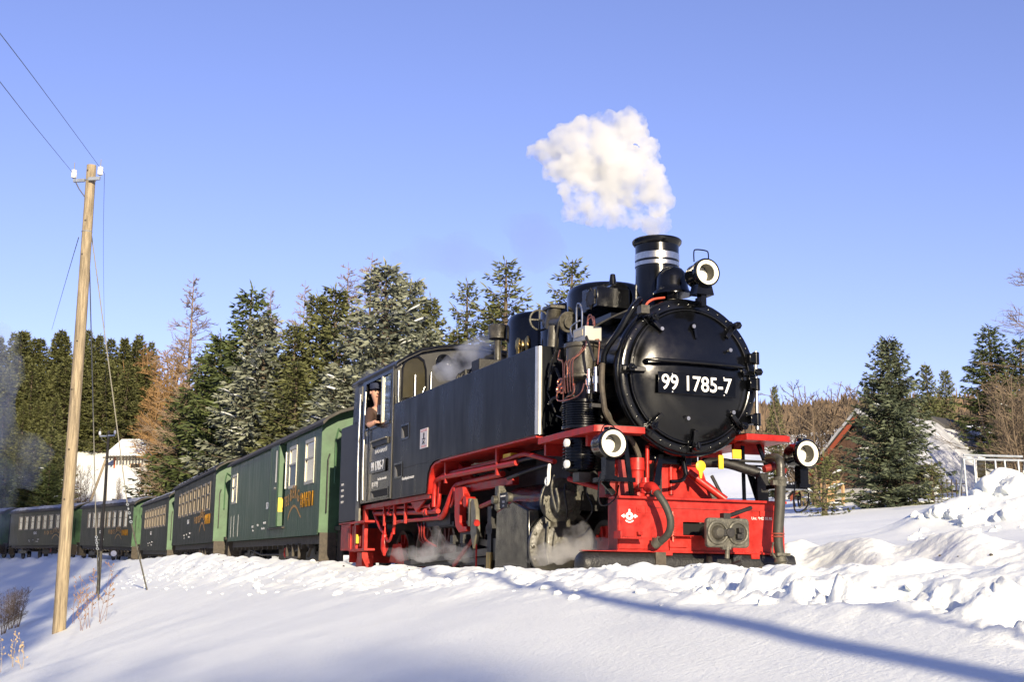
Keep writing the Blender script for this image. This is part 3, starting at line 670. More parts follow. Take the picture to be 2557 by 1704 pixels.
for u,v,d,s,l in [(1395,1400,10.6,.10,'upright lump of snow on the bank in front of the coupling'),(1105,1342,12.6,.13,'square lump of snow at the foot of the bank by the cylinder'),(1210,1336,12.1,.10,'rounded lump of snow right of the square lump')]:
    pass

# ------------------------------------------------------------------ poles, wires, weeds
def pole(name, label, x, y, z0, z1, r0_, r1_, mat, arm=.27, cat='utility pole', armz=.33, armang=-12):
    t = thing(name, label, cat, (x,y,z0), R_(armang))
    h = z1-z0; MB().tube([(0,0,-.6),(0,0,h*.3),(.01,0,h*.65),(0,0,h)],[r0_*1.03,r0_*.93,(r0_+r1_)/2,r1_],16).build('shaft', mat, t, fix=False)
    if arm:
        za = h-armz
        MB().box(-arm,-r1_*.5,-r1_-.07,-r1_-.02,za-.03,za+.03).box(r1_*.5,arm,-r1_-.07,-r1_-.02,za-.01,za+.05).build('crossarm', GALV, t)
        MB().tube([(-arm+.03,-r1_-.05,za),(-arm+.12,-r1_-.04,za-.16),(-r1_*.7,-r1_*.7,za-.30)],.012,6).build('brace', WIRE, t)
        for s,dz in ((-1,0),(1,.03)):
            i_ = MB().lathe((s*arm,-r1_-.05,za+dz+.05),(0,0,1),[(0,.035),(.01,.05),(.10,.052),(.11,.043),(.13,.05),(.155,.047),(.165,.02)],16).build('insulator', PORC, t, smooth=50)
            MB().cyl((s*arm,-r1_-.05,za+dz),(s*arm,-r1_-.05,za+dz+.36),.008,n=6).build('pin', WIRE, i_)
        for zc in (h-.30,h-1.30): MB().ring((0,0,zc),(0,0,1),r1_*1.06,.009,20,6).build('band', GALV, t)
        for zc,an in ((h-.12,-1.9),(h-1.1,-1.5),(h-1.75,-1.7),(h-3.4,-1.4),(h-4.3,-1.8),(h-5.4,-1.5),(h-6.3,-1.7)):
            rr = r1_+(r0_-r1_)*(h-zc)/h; MB().lathe((rr*.985*math.cos(an),rr*.985*math.sin(an),zc),(math.cos(an),math.sin(an),0),[(0,.022),(.006,.016),(.008,.004)],8).build('knot', FRAMEB, t)
    return t
PB = at(135,1455,24.0); PT = at(204,380,24.0)
pole('utility_pole','tall round wooden pole with two white insulators on the bank at left', PB.x, PB.y, PB.z, PT.z, .115, .088, WOOD)
FB = at(232,1268,58.0); FT = at(237,990,58.0)
pole('utility_pole','dark thin pole with two insulators in front of the bending train', FB.x, FB.y, FB.z-.3, FT.z, .065, .055, WOODD, arm=.36, armz=.25)
ab = at(243,1125,92); a2 = at(210,1125,91); att = at(246,1042,92)
t = thing('braced_pole','pale wooden pole with a slanting brace on the snow slope','utility pole',ab)
MB().cyl((0,0,-.8),(att-ab),.11,.09,n=10).build('shaft', WOOD, t); MB().cyl((a2-ab)+Vector((0,0,-.8)),(att-ab)*.9,.09,.08,n=10).build('brace', WOOD, t)
MB().box(-.35,.35,-.05,.05,(att-ab).z-.35,(att-ab).z-.27).build('crossarm', WOODD, t)
def wire(name, label, pts, r, mat, group=None, cat='wire', n=8):
    pts = [Vector(p) for p in pts]; o = MB().tube(spline([p-pts[0] for p in pts],n) if n else [p-pts[0] for p in pts], r, 5).build(name, mat, None, loc=pts[0], fix=False)
    return prop(o, label, cat, group)
iL, iR = at(173,404,23.9), at(240,399,23.9)
wire('overhead_wire','thin wire leaving the left insulator towards the upper left',[iL, at(80,290,16), at(-30,150,10.5), at(-300,-180,6)], .004, WIRE, 'overhead wires at the tall pole')
wire('overhead_wire','thin wire leaving the right insulator towards the upper left',[iR, at(122,238,16), at(-5,70,10.5), at(-300,-300,6)], .004, WIRE, 'overhead wires at the tall pole')
wire('overhead_wire','faint wire running down from the right insulator to the far pole',[iR, at(238,640,36), at(245,985,58)], .004, WIRE, 'overhead wires at the tall pole')
wire('overhead_wire','wire slanting down left from the tall pole to the forest edge',[at(181,545,23.95), at(150,650,40), at(119,758,70)], .008, WIRE, 'overhead wires at the tall pole')
def stay(label, top, eye1, eye2, foot, g):
    t = thing('pole_stay', label, 'stay wire', foot, 0, g); q = lambda p: Vector(p)-foot
    MB().tube([q(top),q(eye1)],.011,6).build('rope', CABLE, t)
    e = MB(); d = (eye2-eye1)
    for k in range(5):
        c = q(eye1)+d*(k+.5)/5; e.ring(c, frame_of(d)[k%2], .024, .009, 14, 6)
    e.build('turnbuckle', GALV, t); MB().tube([q(eye2),q(foot)+Vector((0,0,-.3))],.017,6).build('rod', IRON, t)
A1 = at(345,1345,28); stay('right stay wire of the tall pole with a shackle above the snow', at(207,515,24.05), at(292,1155,27.2), at(302,1205,27.4), A1, 'stays of the tall pole')
A2 = at(229,1379,30); stay('left stay wire of the tall pole ending at a dark stake', at(203,500,24.1), at(221,1232,29.4), at(224,1265,29.5), A2, 'stays of the tall pole')
o = MB().tube([(0,0,-.2),(.01,0,.75)],[.045,.035],8).build('wooden_stake', WOODD, None, loc=at(226,1345,30.2)); prop(o,'short dark stake at the foot of the left stay wire','stake')
# poles of the lane behind the photographer (their shadows cross the snow)
for u,v,back,h,rr,l in [(2124,1537,9.0,6.6,.070,'wooden pole of the lane throwing the broad shadow band'),(2124,1419,10.0,5.6,.030,'slim wooden pole of the lane throwing the narrow shadow band')]:
    g = ground_hit(u,v); p = g-L*(back/math.cos(SUN_EL)); pole('utility_pole', l, p.x, p.y, gz(p.x,p.y), gz(p.x,p.y)+h, rr, rr*.8, WOOD, arm=0)
# round reflector disc by the track
p = at(262,1273,60); t = thing('track_marker','small round white disc on a post beside the bending track','marker',(p.x,p.y,gz(p.x,p.y)))
MB().cyl((0,0,-.2),(0,0,p.z-gz(p.x,p.y)),.03,n=8).build('post', DARK, t); dk = MB().cyl((0,-.03,p.z-gz(p.x,p.y)),(0,-.06,p.z-gz(p.x,p.y)),.13,n=20).build('disc', WHITE, t)
def weed(u, v, d, hgt, n, label, group, mat, seed):
    r = random.Random(seed); p = at(u,v,d); z = gz(p.x,p.y); mb = MB()
    for k in range(n):
        b = Vector((r.uniform(-.1,.1),r.uniform(-.1,.1),-.05)); e = b+Vector((r.uniform(-.4,.4)*hgt*.5,r.uniform(-.2,.2)*hgt*.5,hgt*r.uniform(.6,1))); m = b.lerp(e,.5)+Vector((r.uniform(-.04,.04),0,0))
        pts = spline([b,m,e],4); mb.tube(pts,[.0045*(1-.6*i/8) for i in range(9)],4,False)
        for q in range(7):
            i = r.randint(3,8); s = pts[i]; dd = Vector((r.uniform(-1,1),r.uniform(-.5,.5),r.uniform(.0,.8)))*hgt*.09; mb.tube([s,s+dd],[.004,.003],3,False); mb.add([s+dd*.9+Vector((-.012,0,0)),s+dd*.9+Vector((.012,0,0)),s+dd*1.15+Vector((.006,0,.02)),s+dd*1.1+Vector((-.01,0,.02))],[(0,1,2,3)])
    o = mb.build('dry_weed', mat, None, loc=(p.x,p.y,z), fix=False); prop(o,label,'weed',group)
WEED = M('dry_stalks',(0.22,0.13,0.08),0.8)
for i,(u,v,d,hh,n) in enumerate([(190,1442,22.5,.9,3),(214,1440,22.5,1.1,3),(232,1434,23,1.0,3),(205,1400,25,.8,2),(160,1425,25,.9,2)]): weed(u,v,d,hh,n,'dry brown weed stalks in the snow just right of the tall pole','weeds by the tall pole',WEED,50+i)
for i,(u,v,d,hh,n) in enumerate([(25,1475,20,.55,3),(60,1490,18,.5,2)]): weed(u,v,d,hh,n,'pale bent grass stalks in the snow at the lower left','grass stalks at the lower left',M('pale_stalks',(0.4,0.3,0.18),.8),70+i)
for i,(u,d) in enumerate([(8,30),(24,31),(38,30.5)]):
    p = at(u,1440,d); P = copy_tree(P_bush); P.location = (p.x,p.y,gz(p.x,p.y)); P.scale = (.12,.12,.16); prop(P,'small dark bare shrub in the shaded hollow at the left edge','bush','shrubs in the hollow at the left edge')

# ------------------------------------------------------------------ the locomotive (x forward, y to its left, z up from the buffer beam's lower edge)
LP = Vector((2.0228,13.9716,.3303)); YAW = -1.1884
lo = thing('steam_locomotive','black tank steam locomotive with red frames and plate 99 1785-7 leading the train','steam locomotive',LP,YAW)
X_, Y_, Z_ = (1,0,0),(0,1,0),(0,0,1)
def P(mb, name, mat, parent=None, **k): return mb.build(name, mat, parent or lo, **k)
SC = 1.9017; SR = .8604
# boiler, smokebox
P(MB().lathe((-7.3,0,SC),X_,[(0,.80),(3.0,.80),(5.0,.80)],48), 'boiler', BLACK)
for x in (-3.4,-4.6,-5.8): P(MB().lathe((x,0,SC),X_,[(0,.803),(0,.812),(.06,.812),(.06,.803)],48,False,False), 'boiler_band', BLACK)
P(MB().lathe((-2.35,0,SC),X_,[(0,.81),(.02,SR),(1.98,SR),(2.0,SR+.012),(2.05,SR+.014),(2.075,SR)],64), 'smokebox', BLACK)
mb = MB().lathe((-.275,0,SC),X_,[(-.02,SR-.01),(.03,SR-.02),(.045,SR-.04),(.045,.76),(.02,.745)],64,True,True); ringo = P(mb,'smokebox_ring',BLACK)
rv = MB()
for k in range(40):
    t = 2*math.pi*k/40; rv.lathe((-.232,.80*math.cos(t),SC+.80*math.sin(t)),X_,[(0,.014),(.008,.011),(.011,.004)],8)
P(rv,'rivets',BLACK,ringo)['kind'] = 'stuff'
prof = [(0,.735),(.03,.735),(.045,.722)]+[(.05+.15*(1-(rr/.70)**2)**.8, rr) for rr in np.linspace(.70,.001,22)]
door = P(MB().lathe((-.255,0,SC),X_,prof,72),'smokebox_door',BLACK,smooth=60)
P(MB().ring((-.205,0,SC),X_,.735,.012,72,8),'door_rim',BLACK,door)
def dish(y,z):
    q = min(1,math.hypot(y,z-SC)/.70); return -.205+.15*(1-q*q)**.8
for deg in (178,130,48,6,228,270,318,-6-18):
    t = R_(deg); c,s = math.cos(t),math.sin(t)
    if deg == -24: continue
    q = lambda r_,x: (x, r_*c, SC+r_*s)
    cl = MB().bar(q(.60,-.12),q(.83,-.18),.05,.035,X_).cyl(q(.785,-.26),q(.785,-.10),.028,n=10).cyl(q(.785,-.10),q(.785,-.06),.045,n=6).bar(q(.70,-.22),q(.84,-.235),.10,.03,X_)
    cl.cyl(q(.73,-.07),q(.80,-.05),.014,n=8)
    P(cl,'door_clamp',BLACK,bevel=.006)
hg = MB().cyl((-.13,.775,SC-.55),(-.13,.775,SC+.32),.02,n=10)
P(hg,'hinge_rod',STEEL)
for z in (SC+.24,SC-.05,SC-.44): P(MB().box(-.24,-.10,.68,.80,z-.05,z+.05).cyl((-.13,.775,z-.07),(-.13,.775,z+.07),.04,n=12),'door_hinge',BLACK,bevel=.008)
hr = MB().tube([(dish(-.60,2.02)+.02,-.60,2.02),(-.06,-.60,2.02),(-.02,-.50,2.02),(.01,0,2.02),(-.02,.50,2.02),(-.06,.57,2.02),(dish(.58,2.02)+.02,.58,2.02)],.021,10)
P(hr,'door_handrail',BLACK)
for y,z in ((-.03,2.43),(.42,2.20),(-.40,2.38),(-.12,1.42),(.46,1.52)): 
    x = dish(y,z); P(MB().cyl((x,y,z),(x+.05,y,z),.014,n=8).cyl((x+.045,y,z),(x+.06,y,z),.022,n=8),'knob',STEEL)
P(MB().cyl((dish(-.02,2.44),-.02,2.44),(dish(0,2.44)+.06,-.02,2.44),.03,n=10).bar((-.09,-.02,2.46),(-.08,.0,2.30),.03,.02,X_),'door_handle',BLACK)
# number plate
npl = P(MB().box(-.043,-.025,-.497,.449,1.668,1.8985),'number_plate',BLACK,bevel=.004)
P(MB().box(-.16,-.044,-.42,-.34,1.70,1.86).box(-.14,-.044,.28,.36,1.70,1.86),'plate_bracket',BLACK)
text('99 1785-7','number',WHITE,npl,(-.0245,-.034,1.782),(R_(90),0,R_(90)),.228,.92,.003,.0025)
for y in (-.33,.30):
    for z in (1.688,1.88): P(MB().lathe((-.025,y,z),X_,[(0,.012),(.006,.008),(.008,.002)],8),'bolt',STEEL,npl)
# chimney
P(MB().lathe((-.95,0,2.66),Z_,[(0,.42),(.06,.33),(.14,.272),(.25,.258),(.60,.25),(.86,.252),(.87,.262),(.90,.285),(.925,.288),(.94,.275),(.94,.20),(.3,.19)],48,True,True),'chimney',BLACK)
for z0,z1 in ((3.345,3.42),(3.275,3.318)): P(MB().lathe((-.95,0,z0),Z_,[(0,.2505),(0,.257),(z1-z0,.257),(z1-z0,.2505)],48,False,False),'chimney_band',STEEL)
# bell
P(MB().lathe((-.55,-.03,2.865),Z_,[(0,.222),(.025,.222),(.05,.195),(.10,.18),(.19,.175),(.25,.155),(.30,.115),(.325,.06),(.335,.015)],36),'bell',BLACK,smooth=50)
P(MB().lathe((-.55,-.03,2.74),Z_,[(0,.09),(.06,.06),(.125,.06)],16).box(-.75,-.35,-.18,.12,2.70,2.76),'bell_bracket',GRIME)
def lamp(x,y,z,handle,yaw=0):
    l = thing('headlamp',None,None,(x,y,z),yaw); del_ = l; l.parent = lo
    P(MB().lathe((-.30,0,0),X_,[(0,.09),(.015,.125),(.05,.135),(.20,.137),(.215,.155),(.285,.157),(.30,.150),(.302,.138)],36,True,False),'lamp_body',BLACK,l,smooth=50)
    P(MB().lathe((0,0,0),X_,[(-.012,.139),(-.006,.136),(-.016,.096),(-.03,.0945)],36,False,False),'lamp_rim',CREAM,l,fix=False)
    P(MB().lathe((0,0,0),X_,[(-.028,.096),(-.165,.090)],36,False,False),'lamp_tube',TUBEIN,l,fix=False)
    P(MB().lathe((-.18,0,0),X_,[(0,.092),(.012,.091),(.018,.05),(.02,.001)],24,False,True),'lamp_glass',LENS,l)
    if handle: P(MB().tube(spline([(-.12,-.10,.13),(-.12,-.10,.24),(-.12,-.07,.27),(-.12,.05,.27),(-.12,.08,.24),(-.12,.08,.13)],4),.008,6),'lamp_handle',BLACK,l)
    else: P(MB().cyl((-.12,0,.135),(-.12,0,.175),.05,n=12).tube(spline([(-.12,-.09,.11),(-.12,-.05,.19),(-.12,.05,.19),(-.12,.09,.11)],4),.006,6),'lamp_cap',BLACK,l)
    return l
l1 = lamp(.06,.075,3.015,True)
P(MB().prism([(-.08,-.12),(.08,-.12),(.11,-.235),(-.11,-.235)],lambda a,b,d:(d,a,b),-.22,-.06).box(-.19,-.09,-.03,.03,-.36,-.235),'lamp_bracket',BLACK,l1)
P(MB().bar((-.27,.06,2.70),(-.10,.075,2.72),.06,.05).box(-.16,-.06,.04,.11,2.69,2.76),'lamp_socket',BLACK)
for s in (-1,1):
    l2 = lamp(.25,1.16*s,1.075,False)
    P(MB().box(-.19,-.08,-.05,.05,-.33,-.13).box(-.20,-.07,-.07,.07,-.36,-.32),'lamp_bracket',BLACK,l2)
    P(MB().tube(spline([(-.1,-.10*1,-.3),(-.12,-.12,-.5),(-.16,-.06,-.62),(-.2,.1,-.56),(-.3,.2,-.4)],4),.009,6),'lamp_cable',BLACK,l2)
    P(MB().box(-.12,.14,s*.86,s*1.22,.70,.745),'lamp_shelf',BLACK)
# domes and fittings on the boiler
def dome(x,r,top,base,name): P(MB().lathe((x,0,base),Z_,[(0,r),(top-base-.13,r),(top-base-.05,r-.025),(top-base-.012,r-.08),(top-base,r-.16)],48),name,BLACK,smooth=50)
dome(-2.27,.5,3.31,2.3,'steam_dome'); dome(-3.25,.45,3.25,2.3,'sand_dome'); dome(-4.27,.5,3.32,2.3,'sand_dome')
P(MB().cyl((-2.2,-.30,2.98),(-1.3,-.30,2.98),.17,n=24).box(-1.72,-1.56,-.60,-.30,2.82,3.10).box(-1.54,-1.22,-.64,-.22,2.82,3.06).lathe((-1.5,-.30,3.15),Z_,[(0,.05),(.14,.03)],10),'turbo_generator',BLACK,bevel=.01)
P(MB().ring((-1.38,-.645,2.94),Y_,.12,.012,4,6).box(-1.49,-1.27,-.652,-.64,2.86,3.03),'generator_cover',DARK)
P(MB().box(-1.1,-.7,-.72,-.5,2.58,2.64),'bracket',BLACK)
vb = P(MB().cyl((-2.75,-.6,2.90),(-2.05,-.6,2.78),.075,n=14).cyl((-2.62,-.6,2.80),(-2.52,-.6,3.05),.09,n=14).box(-2.68,-2.42,-.70,-.50,3.03,3.07).cyl((-2.14,-.6,2.68),(-2.10,-.6,2.88),.0,n=4).lathe((-2.13,-.6,2.80),(1,0,-.17),[(0,.13),(.04,.13)],16).cyl((-2.36,-.68,2.78),(-2.36,-.7,2.45),.07,n=12),'steam_valve',GRIME,bevel=.004)
P(MB().ring((-3.0,-.6,2.98),X_,.13,.014,24,8).cyl((-3.0,-.6,2.98),(-2.7,-.6,2.92),.016,n=8).bar((-3.0,-.6,2.85),(-3.0,-.6,3.11),.02,.02,X_).bar((-3.0,-.73,2.98),(-3.0,-.47,2.98),.02,.02),'hand_wheel',IRON,vb)
P(MB().lathe((-4.71,-.5,2.70),Z_,[(0,.05),(.32,.05),(.33,.13),(.52,.135),(.53,.12)],20),'whistle',GRIME)
for x,y in ((-3.5,-.55),(-3.65,-.62),(-3.8,-.5)): P(MB().lathe((x,y,2.5),Z_,[(0,.03),(.2,.03),(.22,.045),(.32,.04),(.36,.015)],10),'safety_valve',BRASS)
for k in range(6):
    x = -4.1-.17*k; P(MB().tube(spline([(x,-.72,2.2),(x-.02,-.85,2.5),(x-.08,-.95,2.55),(x-.1,-1.0,2.40)],4),.016,6),'feed_pipe',DARK)
P(MB().box(-4.35,-4.05,-1.02,-.7,2.38,2.62),'tank_vent',DARK,bevel=.01); P(MB().tube([(-4.62,-1.1,2.38),(-4.58,-1.1,2.48),(-4.35,-1.1,2.50),(-4.31,-1.1,2.38)],.014,6),'tank_grip',IRON)
# side tanks
WT = 1.2153
for s in (-1,1):
    def to(a,b,d,s=s): return (a, s*b, d)
    plan = [(-7.28,WT),(-1.70,WT)]+[(-1.66+.05*math.sin(t),WT-.05+.05*math.cos(t)) for t in np.linspace(.1,math.pi/2,7)]+[(-1.61,.84),(-7.28,.84)]
    tk = P(MB().prism(plan,to,1.3444,2.380),'side_tank',TANK,bevel=.006,smooth=35)
    low = [(-7.28,.915),(-5.62,.915),(-5.60,.93),(-5.55,1.18),(-5.46,1.28),(-5.30,1.335),(-5.10,1.3443),(-7.28,1.3443)]
    P(MB().prism(low,lambda a,b,d,s=s:(a,s*d,b),.86,WT-.0015),'lower_side_tank',TANK,smooth=35)
    P(MB().prism([(-5.615,.90),(-5.535,1.17),(-5.45,1.27),(-5.30,1.325),(-5.05,1.336),(-5.05,1.306),(-5.28,1.295),(-5.42,1.24),(-5.50,1.15),(-5.57,.90)],lambda a,b,d,s=s:(a,s*d,b),.70,WT-.02),'tank_flange',RED,smooth=35)
    P(MB().box(-5.05,-1.66,s*.62,s*(WT-.01),1.316,1.342),'tank_floor',RED)
    P(MB().box(-7.2,-1.75,s*.9,s*1.19,2.382,2.388),'tank_lid',BLACK)
# bright strip painting the sun's glint on the rounded corner, pockets in the tank side
CORN = M('corner_sun_glint',(0.72,0.68,0.58),0.28,metal=0.85,var=.12,vscale=9)
P(MB().lathe((-1.66,-WT+.05,1.35),Z_,[(0,.0525),(1.025,.0525)],32,False,False),'corner_glint',CORN)
POCK = M('sunlit_pocket_inside',(0.25,0.23,0.18),.6)
def pocket(x0,x1,z0,z1,slope=False):
    f = MB().sheet(x0-.03,x1+.03,z0-.03,z1+.03,[(x0,x1,z0,z1)],lambda a,b,d:(a,-d,b),WT-.001,WT+.008); f = P(f,'step_pocket',BLACK)
    P(MB().box(x0,x1,-WT-.003,-WT-.001,z0,z1),'pocket_shade',M('pocket_shade_black',(0.002,.002,.002),.9),f)  # flat near-black plate paints the shade inside the pocket
    P(MB().prism([(x0+.003,z0),(x0+.14,z0),(x0+.10,z0+(z1-z0)*.55),(x0+.003,z1-.02)],lambda a,b,d:(a,-d,b),WT+.003,WT+.006),'sunlit_pocket_side',POCK,f)  # pale flat shape paints the sun on the pocket's inner side
pocket(-6.81,-6.47,1.80,1.98); pocket(-7.11,-6.76,1.24,1.42)
sg = P(MB().box(-5.90,-5.55,-WT-.006,-WT-.001,1.56,1.84),'warning_sign',M('sign_enamel',(0.72,.66,.60),.4))
ink = M('black_ink',(0.03,.025,.03),.6); pink = M('red_print',(.5,.2,.2),.6)
P(MB().lathe((-5.725,-WT-.006,1.755),(0,-1,0),[(0,.03),(.002,.03)],10).box(-5.745,-5.705,-WT-.009,-WT-.006,1.70,1.75).box(-5.80,-5.65,-WT-.009,-WT-.006,1.685,1.70).bar((-5.79,-WT-.008,1.62),(-5.68,-WT-.008,1.67),.003,.014,Y_).bar((-5.66,-WT-.008,1.62),(-5.77,-WT-.008,1.67),.003,.014,Y_),'pictogram',ink,sg)
text('ACHTUNG','lettering',pink,sg,(-5.725,-WT-.0065,1.81),(R_(90),0,0),.05,1.2,.001); text('VERBOTEN','lettering',pink,sg,(-5.725,-WT-.0065,1.585),(R_(90),0,0),.04,1.2,.001)
text('Kesselspeisewasser','lettering',WHITE,lo,(-6.45,-WT-.0015,1.19),(R_(90),0,0),.075,1.0,.001)
# running boards
for s in (-1,1):
    x0 = -1.62
    pl = [(x0,.74),(x0,1.20),(-.9,1.23),(-.14,1.20),(-.10,1.14),(-.10,.62),(-.3,.58),(-.3,.74)]
    P(MB().prism(pl,lambda a,b,d,s=s:(a,s*b,d),1.232,1.300),'running_board',RED,bevel=.004); P(MB().prism([(a+(.006 if a<-1 else -.006),b-.01) for a,b in pl],lambda a,b,d,s=s:(a,s*b,d),1.3005,1.306),'tread_plate',DARK)
    P(MB().box(-1.55,-1.50,s*.85,s*1.15,1.10,1.232).box(-.55,-.5,s*.7,s*1.1,1.12,1.232),'board_bracket',RED)
# air pump on the right side
PX, PY = -.80, -1.02
pm = P(MB().lathe((PX,PY,1.86),Z_,[(0,.15),(.03,.20),(.06,.20),(.07,.18),(.36,.18),(.37,.205),(.41,.205),(.42,.15),(.46,.06)],28),'air_pump',GRIME,smooth=45)
P(MB().lathe((PX,PY,1.62),Z_,[(0,.06),(.25,.06)],14).box(PX-.14,PX+.14,PY-.03,PY+.03,1.62,1.86),'pump_yoke',DARK,pm)
fin = MB().lathe((PX,PY,1.305),Z_,[(0,.19),(.02,.23),(.05,.23),(.055,.185),(.30,.185),(.305,.225),(.335,.225),(.34,.12)],28)
for k in range(9): fin.lathe((PX,PY,1.37+.026*k),Z_,[(0,.185),(.003,.222),(.010,.222),(.013,.185)],28,False,False)
P(fin,'air_cylinder',BLACK,pm,smooth=35)
fin2 = MB().lathe((PX-.06,PY,.86),Z_,[(0,.10),(.03,.165),(.37,.165)],24)
for k in range(9): fin2.lathe((PX-.06,PY,.90+.034*k),Z_,[(0,.16),(.003,.195),(.012,.195),(.015,.16)],24,False,False)
P(fin2,'lower_air_cylinder',BLACK,pm,smooth=35)
for z in (1.17,.94): P(MB().lathe((PX+.03,PY-.19,z),(.2,-1,0),[(0,.045),(.025,.045),(.03,.02)],12),'cylinder_badge',PORC,pm)
P(MB().box(PX-.10,PX+.06,PY-.07,PY+.07,.76,.86),'pump_foot',GRIME,pm)
lb = P(MB().box(-.84,-.52,-1.12,-.92,2.27,2.43),'lubricator',M('pale_grey_metal',(.42,.41,.36),.45,metal=.4),bevel=.008)
P(MB().box(-.80,-.58,-1.125,-1.12,2.33,2.40),'sight_glass',M('sight_glass_amber',(.5,.42,.25),.2),lb)
def fan(pts,r=.008,m=COPPER,name='copper_pipe',par=None): P(MB().tube(spline(pts,5),r,6),name,m,par)
for k in range(4):
    x = -.78+.07*k; fan([(x,-1.08,2.27),(x,-1.10,2.19),(x-.04,-1.15,2.12),(x-.06,-1.212,2.05),(x-.06,-1.215,1.85),(x-.05,-1.21,1.72)])
fan([(-1.05,-1.18,2.24),(-1.06,-1.2,2.15),(-.99,-1.21,2.11),(-.90,-1.215,2.08),(-.88,-1.215,1.9),(-.88,-1.215,1.62)]); fan([(-1.0,-1.22,1.80),(-1.0,-1.24,1.68),(-.8,-1.25,1.63),(-.5,-1.2,1.66),(-.46,-1.16,1.78)])
fan([(-.62,-1.2,1.80),(-.60,-1.22,1.69),(-.72,-1.24,1.66)]); fan([(-.66,-1.02,2.43),(-.66,-1.02,2.55),(-.58,-1.02,2.56),(-.54,-1.0,2.43)]); fan([(-.70,-1.02,2.43),(-.70,-1.0,2.53),(-.6,-.98,2.55),(-.56,-.98,2.43)])
fan([(-.86,-1.0,2.43),(-.86,-1.0,2.66),(-.93,-1.0,2.76),(-1.0,-1.0,2.72),(-1.0,-1.0,2.40)],.01,STEEL,'grey_pipe'); fan([(-1.0,-1.05,2.38),(-1.05,-1.05,2.50),(-.97,-1.0,2.56),(-.9,-1.0,2.56)],.009,STEEL,'grey_pipe')
fan([(-.5,-1.02,2.42),(-.3,-.9,2.5),(-.16,-.78,2.56)],.01,GRIME,'grey_pipe')
fan([(-.5,-1.0,2.28),(-.42,-1.0,2.25),(-.44,-1.0,2.1),(-.46,-1.0,2.0)],.009); fan([(-.2,-.55,2.62),(-.25,-.5,2.68),(-.3,-.4,2.74),(-.42,-.2,2.80)],.013,M('red_cable',(.55,.09,.05),.5),'cable')
for x in (-.47,-.30): P(MB().lathe((x,-1.1,1.68),Z_,[(0,.02),(.08,.02),(.085,.034),(.16,.034),(.17,.02),(.26,.018)],10),'check_valve',STEEL)
for x,z in ((-1.05,1.88),(-1.08,1.80),(-.98,1.78)): P(MB().ring((x,-1.18,z),(0.3,-1,.2),.035,.012,10,6),'copper_cock',COPPER)
# big steam pipe curving over the smokebox side, conduits down the front
P(MB().tube(spline([(-.46,-.93,2.02),(-.40,-.93,2.15),(-.22,-.86,2.34),(-.14,-.76,2.55),(-.14,-.70,2.63),(-.2,-.62,2.70),(-.3,-.58,2.68),(-.34,-.60,2.60)],6),.033,12),'hand_rail_pipe',BLACK)
P(MB().box(-.19,-.09,-.66,-.56,2.53,2.62),'pipe_clip',GRIME)
for k in range(3): P(MB().tube(spline([(-.42-.03*k,-.96,2.0),(-.36,-1.0,1.8-.04*k),(-.34-.03*k,-.99,1.6),(-.36,-.95+.02*k,1.46),(-.42,-.82,1.34),(-.45,-.62,1.22),(-.45,-.52,1.05),(-.45,-.5,.9)],5),.014 if k else .03,8),'conduit',GRIME if k else FRAMEB)
P(MB().box(-.7,-.45,-1.0,-.92,1.70,1.98).box(-.42,-.36,-1.12,-.98,1.52,1.56),'pipe_bracket',DARK)
mesh_bits = MB(); r = random.Random(4)
for k in range(26):
    a = Vector((r.uniform(-1.5,-.5),r.uniform(-1.12,-.84),r.uniform(1.35,2.35))); b = a+Vector((r.uniform(-.25,.25),r.uniform(-.06,.02),r.uniform(-.35,.35))); mesh_bits.tube([a,a.lerp(b,.5)+Vector((.03,-.02,.02)),b],r.uniform(.008,.018),6)
    if k%2: mesh_bits.lathe(a,(r.uniform(-1,1),-1,r.uniform(-1,1)),[(0,.025),(.03,.03),(.04,.02)],8)
P(mesh_bits,'pump_pipework',DARK,fix=False)['kind'] = 'stuff'
# buffer beam
bb = P(MB().sheet(-.997,.997,.02,.54,[(-.24,.30,.18,.32)],lambda a,b,d:(d,a,b),-.03,0),'buffer_beam',RED)
P(MB().box(-.20,.055,-1.005,1.005,.541,.566),'beam_top_flange',RED,bevel=.004); P(MB().box(-.30,.035,-1.02,1.02,-.004,.018),'beam_bottom_flange',RED,bevel=.004)
P(MB().box(.0015,.012,-.99,-.62,.03,.47),'beam_plate',RED,bevel=.003); P(MB().box(.0015,.010,-.60,.99,.455,.46),'beam_seam',REDD)
P(MB().box(.0015,.035,-.415,-.205,.055,.125).box(.0015,.09,-.40,-.16,.168,.178).box(.0015,.025,-.41,-.20,-.001,.05),'beam_ledge',RED,bevel=.003)
P(MB().box(-.5,-.05,-.23,.29,.19,.31),'coupling_pocket',M('black_hole',(.003,.003,.003),.9)); P(MB().box(-.3,-.03,-.96,-.9,.02,.54).box(-.3,-.03,.9,.96,.02,.54),'beam_web',REDD)
for y in (-.76,-.655,.72): P(MB().box(.012,.020,y-.03,y+.03,.40,.46).lathe((.02,y,.43),X_,[(0,.010),(.006,.008)],8),'bolt_plate',RED)
